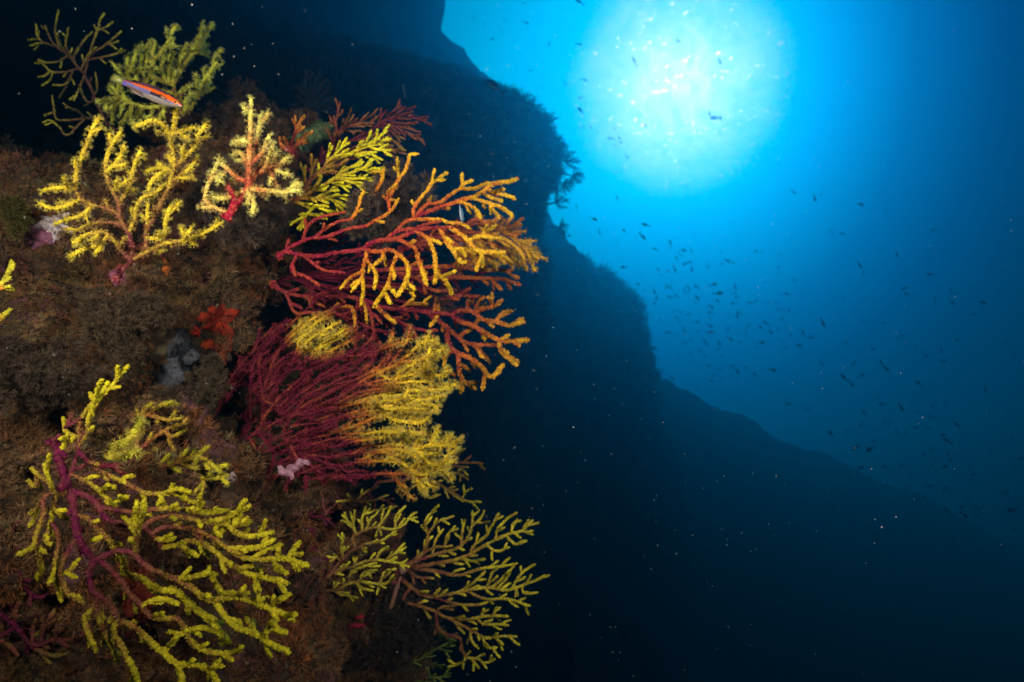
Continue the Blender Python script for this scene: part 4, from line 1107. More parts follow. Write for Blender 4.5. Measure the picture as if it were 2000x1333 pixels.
sea_fan('yellow sea fan twigs reaching in from the left edge of the photo', [
    (Z4, 9, 8, .6, .2, [(-120, 760), (-40, 740), (0, 700)]), (Z4, 8, 10, .2, 0, [(0, 700), (40, 640), (77, 568)]), (Z4, 8, 9, .2, 0, [(0, 722), (55, 700)]),
    (Z4, 8, 9, .5, 0, [(-100, 800), (-40, 880), (0, 915), (30, 890), (62, 858)])],
    .95, (0, 0), (np.array([.6, .5, .03]), ORNG, CRIM), auto=(40, 20, 50), group='gorgonian sea fans on the reef', gap=8, wmin=7, levels=1)

HC = (np.array([.66, .54, .03]), np.array([.24, .12, .03]), np.array([.12, .018, .03]))
sea_fan('slender olive-yellow sea fan with upswept twigs on the lower reef, left of the slim fish', [
    (Z8, 7, 6, 1, .9, [(150, 830), (180, 800), (260, 720), (340, 640)]),
    (Z8, 6, 4.5, .9, .1, [(340, 640), (400, 580), (480, 540), (560, 520), (620, 490), (657, 464)]),
    (Z8, 6, 4.5, .8, .1, [(420, 560), (410, 500), (440, 480), (480, 460), (550, 440), (640, 450), (700, 430), (740, 380), (772, 360)]),
    (Z8, 5, 4.5, .5, .1, [(430, 480), (400, 420), (345, 405)]), (Z8, 5, 4.5, .4, .1, [(405, 440), (395, 358)]), (Z8, 5, 4.5, .4, .1, [(460, 460), (465, 390), (482, 328)]),
    (Z8, 5, 4.5, .4, .1, [(490, 455), (510, 400), (552, 358)]), (Z8, 5, 4.5, .4, .1, [(550, 440), (600, 380), (625, 328)]), (Z8, 5, 4.5, .4, .1, [(650, 440), (660, 380), (712, 322)]),
    (Z8, 6, 5, .95, .1, [(190, 795), (300, 700), (400, 670), (480, 640), (550, 630), (620, 640), (690, 650), (718, 630)]),
    (Z8, 5, 4.5, .4, .1, [(550, 630), (570, 580), (612, 550)]), (Z8, 5, 4.5, .4, .1, [(600, 625), (650, 590), (705, 543)]),
    (Z8, 5, 4.5, .7, .1, [(350, 630), (345, 560), (356, 488)]), (Z8, 5, 4.5, .7, .1, [(350, 632), (300, 600)]),
    (Z8, 6, 5, .95, .1, [(180, 805), (300, 800), (400, 765), (500, 760), (590, 770), (652, 738)]),
    (Z8, 5, 4.5, .6, .1, [(380, 760), (400, 700), (450, 670), (540, 645)]), (Z8, 5, 4.5, .5, .1, [(450, 755), (480, 700), (545, 688)]), (Z8, 5, 4.5, .5, .1, [(560, 765), (590, 700), (655, 684)]),
    (Z8, 5, 4.5, .5, .1, [(420, 760), (460, 790), (525, 805)]), (Z8, 5, 4.5, .5, .1, [(555, 765), (562, 805)]), (Z8, 5, 4.5, .5, .2, [(300, 800), (350, 830), (392, 815)])],
    1.36, (0, 0), HC, auto=(20, 22, 45), bump=.3, group='gorgonian sea fans on the reef', gap=7, levels=2, wmin=4, relief=.02)
sea_fan('wide olive-yellow sea fan on the lower reef edge, right of the slim fish', [
    (Z8, 9, 8, 1, 1, [(640, 760), (680, 700), (710, 665)]),
    (Z8, 7, 5, 1, .1, [(710, 665), (800, 600), (830, 560), (840, 480), (820, 420), (850, 370), (882, 350)]),
    (Z8, 5, 5, .5, .1, [(840, 475), (900, 410), (982, 380)]),
    (Z8, 8, 5, 1, .1, [(715, 670), (850, 610), (1000, 560), (1060, 510), (1090, 440), (1095, 355)]), (Z8, 5, 5, .3, .1, [(1093, 435), (1140, 390), (1162, 350)]),
    (Z8, 5, 5, .5, .1, [(1020, 535), (1040, 470), (1055, 403)]), (Z8, 5, 5, .6, .1, [(930, 580), (950, 500), (992, 438)]), (Z8, 5, 5, .6, .1, [(860, 600), (880, 520), (925, 460)]),
    (Z8, 9, 6, 1, .2, [(715, 680), (900, 650), (1050, 610), (1150, 560), (1230, 510)]), (Z8, 7, 5, .3, 0, [(1230, 510), (1300, 480), (1380, 460), (1442, 404)]),
    (Z8, 5, 5, .1, 0, [(1380, 460), (1442, 485)]), (Z8, 5, 5, .1, 0, [(1320, 475), (1330, 420), (1372, 404)]), (Z8, 6, 5, .5, 0, [(1080, 590), (1110, 540), (1170, 490), (1210, 430), (1242, 362)]),
    (Z8, 5, 5, .2, 0, [(1225, 510), (1240, 450), (1300, 390), (1352, 364)]), (Z8, 5, 5, .2, 0, [(1290, 490), (1340, 540), (1402, 520)]),
    (Z8, 5, 5, .3, 0, [(1180, 540), (1230, 575), (1303, 555)]), (Z8, 5, 5, .3, 0, [(1020, 632), (1100, 637), (1168, 624)]), (Z8, 4, 4, .8, .4, [(760, 640), (850, 570), (980, 545)]),
    (Z8, 8, 5, 1, .05, [(730, 670), (850, 690), (1000, 720), (1080, 700), (1170, 675), (1250, 665), (1352, 650)]), (Z8, 5, 5, 1, .6, [(720, 710), (780, 722), (872, 732)]),
    (Z8, 8, 6, 1, .1, [(690, 740), (760, 800), (850, 845), (950, 830), (1050, 810), (1180, 790), (1300, 800)]), (Z8, 6, 5, .2, 0, [(1300, 800), (1400, 770), (1460, 750), (1508, 718)]),
    (Z8, 5, 5, .4, 0, [(1180, 790), (1200, 720), (1242, 678)]), (Z8, 5, 5, .3, 0, [(1205, 798), (1280, 720), (1335, 668)]), (Z8, 5, 5, .2, 0, [(1320, 795), (1370, 710), (1448, 658)]),
    (Z8, 5, 5, .2, 0, [(1240, 795), (1300, 730), (1320, 690)]), (Z8, 5, 5, .2, 0, [(1340, 790), (1362, 832)]), (Z8, 5, 5, .2, 0, [(1380, 780), (1400, 820), (1468, 818)]),
    (Z8, 5, 5, .6, 0, [(1060, 815), (1180, 850), (1300, 855), (1425, 892)]), (Z8, 5, 5, .5, .1, [(1020, 815), (1100, 760), (1165, 700)]), (Z8, 5, 5, .9, .2, [(870, 860), (1000, 880), (1100, 890), (1178, 873)]),
    (Z8, 7, 5, 1, .2, [(700, 860), (800, 900), (870, 920), (950, 960), (1040, 970), (1120, 960), (1200, 950), (1298, 950)]), (Z8, 5, 5, .9, .5, [(885, 930), (920, 900), (1000, 890)]),
    (Z8, 5, 5, .4, .05, [(1120, 965), (1160, 1000), (1240, 1000), (1297, 1005)]), (Z8, 5, 5, .4, .1, [(1145, 955), (1162, 910)]), (Z8, 5, 5, .3, .05, [(1215, 950), (1232, 903)]),
    (Z8, 7, 6, 1, .7, [(885, 935), (900, 1020), (960, 1060), (1020, 1080), (1040, 1150), (1060, 1190)]), (Z8, 6, 5, .4, .05, [(1055, 1185), (1040, 1220), (958, 1242)]),
    (Z8, 6, 5, .9, .05, [(960, 965), (1060, 1020), (1120, 1050), (1170, 1080), (1250, 1070), (1343, 1073)]),
    (Z8, 5, 5, .2, 0, [(1160, 1078), (1170, 1130), (1232, 1137)]), (Z8, 5, 5, .2, 0, [(1230, 1075), (1267, 1112)]), (Z8, 5, 5, .4, .05, [(1080, 1035), (1090, 1090), (1132, 1137)]),
    (Z8, 5, 5, .4, 0, [(1060, 1190), (1130, 1200), (1160, 1220), (1222, 1200)]), (Z8, 5, 5, .4, 0, [(1050, 1182), (1082, 1153)]), (Z8, 5, 5, .3, 0, [(1085, 1198), (1132, 1247)]),
    (Z8, 5, 5, .6, .2, [(1000, 990), (1020, 1020), (1052, 1052)])],
    1.40, (-.15, 0), (np.array([.72, .56, .03]), np.array([.30, .14, .03]), np.array([.13, .018, .03])), auto=(26, 24, 48), bump=.3,
    group='gorgonian sea fans on the reef', gap=8, levels=1, wmin=4.2, relief=.03)
sea_fan('thin sparse twigs of a sea fan showing below the crimson and yellow fan', [
    (Z8, 5, 5, 1, 1, [(560, 180), (500, 240), (440, 290)]), (Z8, 5, 4, .9, .2, [(420, 280), (370, 290), (318, 292)]), (Z8, 5, 4, .8, .2, [(440, 290), (520, 290), (612, 258)]),
    (Z8, 4, 4, .6, .1, [(430, 270), (480, 240), (552, 210)]), (Z8, 5, 4, 1, .9, [(500, 240), (540, 300), (520, 360)]), (Z8, 5, 4, 1, .9, [(560, 250), (620, 300), (685, 348)]),
    (Z8, 4, 4, 1, .8, [(400, 300), (330, 280), (300, 230)]), (Z8, 4, 4, 1, .9, [(330, 320), (250, 350), (240, 290), (228, 235)]), (Z8, 5, 4, .5, .2, [(540, 350), (600, 335), (627, 320)]),
    (Z8, 6, 4, 1, .6, [(560, 180), (700, 170), (820, 150), (960, 80), (1080, 70), (1158, 76)]), (Z8, 4, 4, .7, .5, [(980, 78), (1010, 30), (1050, -5)]), (Z8, 4, 4, .9, .4, [(960, 85), (1000, 92), (1068, 100)]),
    (Z8, 5, 4, .9, .4, [(800, 160), (990, 130), (1070, 170)]), (Z8, 4, 4, .5, .2, [(1010, 140), (1030, 110), (1066, 145)]), (Z8, 5, 4, 1, .3, [(820, 160), (920, 200), (970, 240), (1045, 297)]),
    (Z8, 4, 4, .8, .3, [(930, 210), (960, 228), (1012, 222)]), (Z8, 5, 4, .8, .1, [(960, 225), (1060, 290), (1143, 295)]), (Z8, 4, 4, .4, .1, [(1040, 270), (1060, 235), (1093, 221)]),
    (Z8, 4, 4, .8, .3, [(820, 240), (860, 272), (908, 253)])],
    1.42, (-.05, 0), HC, auto=(34, 16, 50), bump=.3, group='gorgonian sea fans on the reef', gap=7, levels=1, wmin=3.6, relief=.03)
sea_fan('thin greenish sea fan along the bottom edge below the lower reef', [
    (Z8, 6, 5, 1, .8, [(400, 1420), (500, 1350), (560, 1280)]), (Z8, 5, 4, .8, .2, [(430, 1330), (500, 1230), (555, 1185)]), (Z8, 5, 4, .8, .1, [(520, 1300), (600, 1230), (700, 1180), (795, 1105)]),
    (Z8, 5, 4, .8, .1, [(540, 1310), (650, 1250), (780, 1210), (880, 1150), (975, 1100)]), (Z8, 5, 4, .7, .1, [(560, 1320), (760, 1280), (885, 1220)]), (Z8, 5, 4, .7, .1, [(580, 1340), (800, 1305), (965, 1300)]),
    (Z8, 5, 4, .7, .1, [(700, 1300), (830, 1250), (850, 1290), (880, 1320)]), (Z8, 5, 4, .6, .1, [(400, 1400), (320, 1340), (312, 1275)]), (Z8, 5, 4, .6, .2, [(780, 1110), (840, 1070), (920, 1050), (980, 1105)]),
    (Z8, 5, 4, .8, .2, [(560, 1250), (640, 1180), (720, 1150)]), (Z8, 5, 4, .6, .2, [(330, 1330), (400, 1290), (480, 1180)])],
    1.55, (0, 0), (np.array([.22, .24, .04]), np.array([.14, .10, .03]), np.array([.08, .03, .03])), auto=(13, 26, 40), bump=.25, group='gorgonian sea fans on the reef', gap=6, levels=2, wmin=3.6, relief=.03)
sea_fan('thin-branched leafless-looking olive sea fan against the dark at top left', [
    (Z1, 8, 6, 1, .9, [(760, 860), (680, 780), (610, 620), (545, 480)]), (Z1, 6, 4, .9, .4, [(545, 480), (500, 430), (440, 360), (390, 330), (350, 290), (320, 235), (296, 165)]),
    (Z1, 5, 4, .8, .05, [(480, 400), (440, 340), (425, 280), (445, 182)]), (Z1, 5, 4, .7, .05, [(390, 330), (370, 260), (355, 180), (382, 72)]), (Z1, 5, 4, .8, .05, [(370, 310), (280, 275), (240, 230), (233, 162)]),
    (Z1, 4, 4, .3, .05, [(255, 255), (182, 266)]), (Z1, 4, 4, .4, .05, [(285, 300), (240, 285), (198, 300)]), (Z1, 4, 4, .7, .1, [(450, 390), (400, 300), (375, 218)]),
    (Z1, 5, 4, .8, .1, [(500, 420), (480, 360), (540, 270), (602, 205)]), (Z1, 5, 4, .7, .05, [(540, 450), (565, 370), (622, 308)]), (Z1, 6, 4, .9, .1, [(560, 480), (600, 300), (640, 190), (655, 130), (680, 88)]),
    (Z1, 4, 4, .4, .1, [(650, 200), (700, 170), (735, 142)]), (Z1, 5, 4, .9, .1, [(600, 380), (700, 280), (785, 208)]), (Z1, 4, 4, .7, .1, [(690, 300), (730, 285), (772, 268)]), (Z1, 4, 4, .8, .1, [(650, 420), (740, 360), (815, 328)]),
    (Z1, 5, 4, .9, .05, [(500, 460), (400, 470), (330, 470), (290, 430), (248, 395)]), (Z1, 4, 4, .3, .05, [(330, 470), (290, 500), (250, 507)]), (Z1, 4, 4, .4, .05, [(345, 475), (320, 520), (273, 557)]),
    (Z1, 5, 4, .8, .05, [(430, 380), (380, 405), (310, 410), (258, 388)]), (Z1, 5, 4, .8, .05, [(480, 480), (440, 540), (400, 560), (348, 560)]), (Z1, 5, 4, .8, .1, [(520, 500), (525, 560), (500, 620), (480, 650)]),
    (Z1, 4, 4, .6, .1, [(440, 540), (410, 600), (388, 632)]), (Z1, 5, 4, .9, .1, [(620, 660), (560, 650), (520, 560)]), (Z1, 5, 4, .9, .1, [(650, 720), (610, 640), (632, 580), (620, 480)]),
    (Z1, 6, 5, 1, .5, [(670, 780), (560, 770), (500, 720), (430, 700)]), (Z1, 5, 4, .8, .1, [(560, 780), (380, 780), (350, 720), (342, 625)]), (Z1, 4, 4, .5, .05, [(355, 735), (310, 742), (290, 750)]),
    (Z1, 5, 4, .8, .1, [(560, 830), (440, 880), (380, 820), (330, 785), (285, 800)])],
    1.65, (0, 0), (np.array([.50, .42, .04]), np.array([.22, .12, .05]), np.array([.12, .04, .04])), auto=(44, 15, 50), bump=.28, wmul=.82, group='gorgonian sea fans on the reef', gap=8, levels=1, wmin=2.8, relief=.05)
Kl = [(Z1, 10, 8, .9, .7, [(1180, 740), (1140, 620), (1130, 540)])]
for a in [[(1140, 520), (1200, 420), (1250, 360), (1275, 280), (1322, 198)], [(1250, 360), (1305, 300), (1335, 210)], [(1150, 480), (1170, 380), (1212, 300)], [(1260, 340), (1300, 330), (1340, 290)],
          [(1100, 560), (990, 500), (1000, 400), (1060, 330), (1112, 245)], [(1030, 380), (1000, 370), (985, 340)], [(1080, 560), (1050, 450), (1070, 360)], [(1100, 540), (1100, 440), (1110, 370)],
          [(1080, 620), (900, 540), (920, 400), (962, 308)], [(900, 540), (870, 420), (895, 318)], [(960, 560), (940, 450), (960, 350)], [(900, 560), (830, 500), (860, 420), (880, 350)], [(870, 560), (800, 500), (785, 432)], [(860, 550), (830, 480), (835, 410)],
          [(1120, 680), (960, 700), (800, 640), (720, 600), (712, 560)], [(800, 640), (710, 640), (688, 705)], [(900, 680), (830, 670), (795, 695)], [(960, 700), (900, 720), (890, 760)], [(800, 660), (745, 700), (728, 790)],
          [(1180, 740), (1240, 700), (1290, 590), (1345, 500), (1412, 403)], [(1290, 620), (1330, 590), (1357, 543)], [(1190, 720), (1215, 680), (1222, 640)], [(1160, 620), (1190, 590)], [(1000, 720), (980, 780), (940, 800)], [(1060, 700), (1060, 760)],
          [(1090, 640), (1000, 600), (960, 620)], [(860, 700), (850, 760), (870, 830)], [(980, 540), (990, 460), (975, 400)], [(1120, 560), (1130, 460), (1140, 400)]]:
    Kl.append((Z1, 8, 8, .35, 0, a))
sea_fan('bushy greenish-yellow sea fan with open polyps, right behind the striped wrasse', Kl, 1.55, (0, 0), (np.array([.80, .72, .08]), np.array([.50, .36, .05]), np.array([.24, .04, .05])),
        auto=(22, 30, 28), bump=.3, wmul=.85, group='gorgonian sea fans on the reef', gap=6.5, levels=2, wmin=7, relief=.08, polyp=6, pden=.6, pcol=np.array([.72, .70, .22]))
sea_fan('faint grey-brown sea fan standing behind the reef crest, in front of the cliff', [
    (ZP, 6, 5, 1, 1, [(612, 262), (608, 235), (602, 215)])] + [(ZP, 4, 3, 1, .6, [(604, 218), ((604 + x) / 2 + 3, (215 + y) / 2 - 4), (x, y)]) for x, y in
    [(565, 205), (572, 185), (582, 168), (592, 152), (604, 148), (616, 153), (626, 160), (638, 172), (648, 188), (650, 205), (640, 222), (570, 222)]],
    2.9, (0, 0), (np.array([.14, .15, .06]), np.array([.12, .08, .05]), np.array([.08, .05, .04])), auto=(9, 22, 30), bump=.2, group='gorgonian sea fans on the reef', gap=4, wmin=2.8, relief=.06, single=True)
sea_fan('stubby fan limb coated in teal-grey fuzz on the crest by the maroon fan', [
    (Z2, 22, 30, 0, 0, [(600, 330), (660, 300), (740, 260), (790, 235)])], 1.7, (0, 0), (np.array([.16, .20, .08]),) * 3, auto=(40, 0, 30), polyp=9, pden=3.0, pcol=np.array([.17, .24, .12]), group='gorgonian sea fans on the reef')

# low dull sprigs and a net of thin maroon fans in the shade of the lower reef
for lab, limbs, d in [
    ('thin maroon fan twigs in the shade just right of the big lower-left fan', [(ZP, 6, 5, 1, 1, [(520, 960), (560, 1000), (600, 1040)]), (ZP, 5, 4, 1, .9, [(520, 960), (500, 940), (470, 935)]), (ZP, 5, 4, 1, .9, [(560, 1000), (610, 1010), (650, 1000)]), (ZP, 5, 4, 1, .9, [(590, 1030), (600, 1070), (640, 1110)])], 1.45)]:
    sea_fan(lab, limbs, d, (0, 0), (np.array([.16, .04, .03]), np.array([.14, .02, .03]), np.array([.10, .01, .03])), auto=(18, 34, 45), group='gorgonian sea fans on the reef', gap=8, wmin=4)

# ------------------------------------------------------------------ small fans fringing the cliff edges (seen as silhouettes)
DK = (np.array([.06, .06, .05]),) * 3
fr = [(1105, 315, 6.0, 40, -10, 'on the overhang of the cliff, under its brow'), (1118, 345, 5.9, 34, 15, 'hanging at the tip of the cliff overhang'), (1085, 395, 6.0, 38, -15, 'low on the cliff overhang'), (1092, 445, 6.1, 30, 5, 'in the notch below the cliff overhang'),
      (1070, 238, 6.1, 26, -50, 'on the sloping brow of the cliff'), (1015, 196, 6.1, 18, -70, 'as a tuft on the cliff brow, right of the dark fish'), (818, 134, 6.1, 22, -85, 'as a little bush on the long ridge of the cliff'), (1085, 280, 6.0, 28, -35, 'just above the cliff overhang'),
      (1195, 560, 11.3, 34, -40, 'crowning the rounded knob of the second cliff'), (1235, 620, 11.3, 36, -25, 'below the knob of the second cliff'), (1255, 680, 11.3, 38, 0, 'at the widest edge of the second cliff'), (1248, 650, 11.3, 30, -20, 'between the knob and the edge of the second cliff'),
      (1215, 585, 11.3, 26, 0, 'under the rounded knob of the second cliff'), (1100, 360, 6.0, 30, 30, 'drooping beneath the tip of the overhang'), (960, 182, 6.1, 20, -80, 'on the ridge right below the dark fish'), (1260, 720, 11.3, 30, 10, 'lowest on the edge of the second cliff')]
for (px, py, d, L_, ang, where) in fr:
    a0 = R(ang)
    base = (px - 20 * math.cos(a0), py - 20 * math.sin(a0))
    lb = [(ZP, 4, 3, 1, 1, [base, (px, py)])]
    for q in (-80, -62, -46, -32, -19, -7, 6, 18, 31, 45, 60, 78):
        a = a0 + R(q + rng.normal() * 6); l = L_ * rng.uniform(.4, .75) * (1 if abs(q) < 50 else .8)
        lb.append((ZP, 2.6, 2.2, 1, 1, [(px, py), (px + l * .5 * math.cos(a) , py + l * .5 * math.sin(a) - 1), (px + l * math.cos(a * .9 + a0 * .1), py + l * math.sin(a * .9 + a0 * .1))]))
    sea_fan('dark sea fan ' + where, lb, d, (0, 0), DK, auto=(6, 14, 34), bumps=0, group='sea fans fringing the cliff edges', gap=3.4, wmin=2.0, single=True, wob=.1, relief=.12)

# cliff fuzz: algae and small fans too many to count
for nm, (vv_, ff_), cnt, s0, s1 in (('cliff_turf', (v1_, f1_), 52000, .035, .11), ('cliff_turf', (v1b_, f1b_), 34000, .08, .24)):
    t_ = vv_[ff_]; n_ = np.cross(t_[:, 1] - t_[:, 0], t_[:, 2] - t_[:, 0]); ar = np.linalg.norm(n_, axis=1); n_ /= ar[:, None] + 1e-9
    cen = t_.mean(1)
    n_ *= np.where((n_ * (cen - cen.mean(0))).sum(1) < 0, -1, 1)[:, None]
    w_ = ar * in_view(cen, 60) * ((n_ * cen).sum(1) < 0.25 * np.linalg.norm(cen, axis=1))
    id_ = rng.choice(len(ff_), cnt, p=w_ / w_.sum()); bc_ = rng.dirichlet([1, 1, 1], cnt)
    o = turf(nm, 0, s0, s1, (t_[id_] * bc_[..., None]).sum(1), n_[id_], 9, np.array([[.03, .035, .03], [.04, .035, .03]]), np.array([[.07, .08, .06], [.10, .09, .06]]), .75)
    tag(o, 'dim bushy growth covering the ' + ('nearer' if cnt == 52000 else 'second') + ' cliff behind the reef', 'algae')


# ------------------------------------------------------------------ hydroid clumps tangled in the fans and on the crest
def clump(label, specs, tone=(.19, .12, .075), size=(.006, .015), name='hydroid_clump', cat='hydroid'):
    g = Geo()
    for (px, py, d, r, n) in specs: bush(px, py, d, r, n, tone, size, g=g)
    c = P(*specs[0][:3])
    g.v = [v - c for v in g.v]
    o = g.build(name, M_TURF, smooth=False); o.location = tuple(c)
    return tag(o, label, cat)


clump('brown wiry hydroid clump tangled over the top of the large crimson fan', [(760, 385, 1.13, 44, 1000), (715, 410, 1.13, 32, 500), (800, 372, 1.13, 30, 420), (785, 420, 1.14, 26, 300), (745, 445, 1.15, 30, 300), (828, 395, 1.12, 18, 130), (690, 440, 1.15, 20, 160)], (.20, .125, .085))
clump('small reddish-brown tuft stuck on the deep red fan branch', [(874, 588, 1.24, 18, 170)], (.16, .07, .06), (.006, .012))
clump('dark brown bushy hydroid mass under the right-hand olive fan', [(790, 1175, 1.45, 55, 1200), (750, 1220, 1.45, 55, 1000), (810, 1225, 1.47, 35, 500), (700, 1250, 1.45, 60, 900), (770, 1270, 1.47, 50, 700), (640, 1170, 1.45, 50, 700)], (.10, .065, .05))
clump('brown feathery bush on the reef below the pale yellow fan', [(540, 430, 1.2, 36, 900), (500, 460, 1.16, 40, 900), (570, 400, 1.25, 26, 450), (450, 450, 1.15, 30, 500)], (.16, .10, .07))
clump('brown feathery bush on the sloping rock left of the open crimson fan', [(210, 640, 1.12, 50, 1100), (280, 600, 1.14, 36, 700), (170, 590, 1.14, 34, 600), (240, 690, 1.14, 40, 700)], (.17, .105, .06))
clump('dark fuzzy lump on the rock at the left edge, mid height', [(45, 740, 1.02, 55, 1100), (110, 760, 1.05, 45, 700), (30, 690, 1.05, 36, 500)], (.12, .075, .05))
clump('tan fuzzy crest tuft behind the left yellow fan', [(60, 350, 1.75, 60, 1200), (140, 330, 1.8, 45, 800), (20, 320, 1.85, 45, 700)], (.21, .14, .08), (.008, .02))
clump('brown fuzzy knoll on the crest between the two yellow fans', [(415, 330, 1.5, 45, 1000), (440, 260, 1.7, 45, 900), (400, 390, 1.3, 36, 600), (500, 215, 1.8, 45, 900)], (.17, .10, .065), (.008, .018))
clump('mustard-green soft tuft on the rock at far left', [(22, 400, 1.2, 22, 300), (38, 436, 1.2, 14, 140)], (.17, .13, .03), (.007, .016))
clump('brown hanging bush on the rock under the grey crust', [(400, 770, 1.2, 36, 600), (420, 720, 1.25, 26, 350), (330, 800, 1.2, 40, 600)], (.14, .09, .055))


# ------------------------------------------------------------------ crusts, sponges and a shell on the rock
def crust(label, cat, name, cx, cy, rx, ry, col, thick=.006, seed=0, n=26, jag=.45, mat=None, mottled=.25):
    g = Geo()
    na, nr_ = n * 2, 9
    vs, cs = [], []
    dprev = None
    for layer in (0, 1):
        for i in range(nr_ + 1):
            for k in range(na):
                a = 2 * math.pi * k / na
                e = 1 + jag * noise.fractal(Vector((math.cos(a) * 1.6 + seed, math.sin(a) * 1.6, seed)), .8, 2, 4)
                rr = i / nr_ * e
                x, y = cx + rx * rr * math.cos(a), cy + ry * rr * math.sin(a)
                p, nn, dd = cast(x, y)
                if p is None or (dprev and abs(dd - dprev) > .15): p = P(x, y, (dprev or 1.2)); nn = -FW
                else: dprev = dd if dprev is None else dprev * .9 + dd * .1
                h = (-.004 if layer else thick * max(0, 1 - (i / nr_) ** 3) + .0025 * (1 + noise.noise(Vector(p) * 60)))
                vs.append(p + nn * h)
                cs.append(np.array(col) * (1 + mottled * noise.noise(Vector(p) * 40)))
    f = []
    for i in range(nr_):
        for k in range(na):
            a, b = i * na + k, i * na + (k + 1) % na
            f += [(a, b, b + na), (a, b + na, a + na)]
    m_ = (nr_ + 1) * na
    f += [(a + m_, c + m_, b + m_) for a, b, c in f[:]]
    for k in range(na):
        a, b = nr_ * na + k, nr_ * na + (k + 1) % na
        f += [(a, b, b + m_), (a, b + m_, a + m_)]
    vs = np.array(vs); c0 = vs[0].copy()
    g.add(vs - c0, f, np.clip(np.array(cs), .005, .9))
    o = g.build(name, mat or M_SPONGE); o.location = tuple(c0)
    return tag(o, label, cat)


crust('large brick-red encrusting sponge on the rock left of the open crimson fan', 'sponge', 'encrusting_sponge', 428, 625, 34, 28, (.27, .022, .008), .005, 1, jag=.8)
crust('rust-coloured tongue of sponge hanging below the brick-red one', 'sponge', 'encrusting_sponge', 432, 672, 19, 42, (.17, .035, .014), .004, 2, jag=.6)
crust('small red sponge blob at the left tip of the brick-red sponge', 'sponge', 'encrusting_sponge', 380, 648, 9, 9, (.45, .03, .01), .008, 3)
crust('small orange-red sponge dab below the red blob', 'sponge', 'encrusting_sponge', 405, 673, 14, 8, (.42, .05, .01), .008, 4)
crust('bluish-grey crust patch on the bare rock under the red sponge', 'crust', 'grey_crust', 355, 690, 30, 38, (.060, .056, .066), .001, 5, mottled=.8)
crust('lower bluish-grey crust patch running down the bare rock', 'crust', 'grey_crust', 338, 738, 26, 28, (.050, .047, .058), .001, 15, mottled=.8)
crust('white and pink bare coralline patch below the left yellow fan', 'crust', 'coralline_crust', 108, 440, 32, 20, (.72, .55, .58), .004, 6, jag=.8, mottled=.7)
crust('purple-pink coralline crust beside the white patch', 'crust', 'coralline_crust', 75, 462, 40, 22, (.24, .08, .13), .003, 16, mottled=.7, jag=.8)
crust('scarlet sponge spot on the dark rock at the left edge', 'sponge', 'encrusting_sponge', 27, 688, 13, 13, (.62, .02, .01), .009, 7)
crust('small orange sponge dab on the slope below the left yellow fan', 'sponge', 'encrusting_sponge', 252, 593, 13, 7, (.65, .12, .01), .008, 8)
crust('tiny yellow sponge dab under the orange one', 'sponge', 'encrusting_sponge', 248, 616, 11, 6, (.45, .22, .02), .006, 9)
crust('orange finger-like sponge streak below the yellow fan holdfast', 'sponge', 'encrusting_sponge', 322, 520, 7, 17, (.50, .12, .02), .008, 10)
crust('dark red sponge sheet behind the branches of the big lower-left fan', 'sponge', 'encrusting_sponge', 268, 1160, 38, 90, (.17, .022, .012), .010, 12, jag=.35)
crust('pink crust around the base of the left yellow fan', 'crust', 'coralline_crust', 232, 545, 20, 16, (.34, .10, .16), .01, 13)
crust('small magenta sponge streak on the dark lower reef', 'sponge', 'encrusting_sponge', 698, 1222, 20, 6, (.40, .02, .05), .008, 14)
crust('magenta sponge fleck above the streak on the lower reef', 'sponge', 'encrusting_sponge', 703, 1202, 8, 6, (.40, .02, .06), .008, 17)
crust('pale pink crust speck by the tips of the small yellow and red fan', 'crust', 'coralline_crust', 452, 932, 10, 6, (.62, .42, .40), .006, 18)
crust('orange sponge dot on the rock near the bottom', 'sponge', 'encrusting_sponge', 600, 1288, 6, 5, (.36, .10, .02), .008, 19)


# pinkish open shell (two ruffled lobes) wedged in the fan foot
def shell():
    c = P(572, 915, 1.10)
    e = empty('pink_shell', c, 'mauve-pink open shell wedged at the foot of the open crimson fan', 'shell')
    for sgn, (dx, dy, ln, wd, tilt) in ((1, (10, -6, 24, 9, R(22))), (-1, (-14, 8, 20, 9, R(-28)))):
        g = Geo(); vs = []; n, m = 22, 9
        for layer in (0, 1):
            for i in range(n):
                u = i / (n - 1) * 2 - 1
                for j in range(m):
                    w = j / (m - 1) * 2 - 1
                    hw = wd * math.sqrt(max(0, 1 - u * u)) * (1 + .15 * math.sin(u * 9))
                    x = u * ln; y = w * hw + 3 * math.sin(u * 5)
                    z = (1 - w * w) * 7 * (1 - u * u) + 1.4 * math.sin(u * 14 + w * 3) - layer * 2
                    xr = x * math.cos(tilt) - y * math.sin(tilt) + dx; yr = x * math.sin(tilt) + y * math.cos(tilt) - dy
                    vs.append((RT * xr + UP * yr - FW * z) * 1.10 / F)
        f = []
        for L_ in (0, 1):
            for i in range(n - 1):
                for j in range(m - 1):
                    a = L_ * n * m + i * m + j
                    t = [(a, a + 1, a + m + 1), (a, a + m + 1, a + m)]
                    f += t if not L_ else [q[::-1] for q in t]
        for i in range(n - 1):
            for j in (0, m - 1):
                a = i * m + j; b = a + m; k = n * m
                f += [(a, b, b + k), (a, b + k, a + k)]
        cc = np.array([[.30, .12, .17]]) * np.array([1 + .5 * noise.noise(Vector(v) * 120) for v in vs])[:, None]
        g.add(np.array(vs) + c, f, np.clip(cc, .03, .8))
        g.build('shell_lobe', M_SHELL, e)


shell()
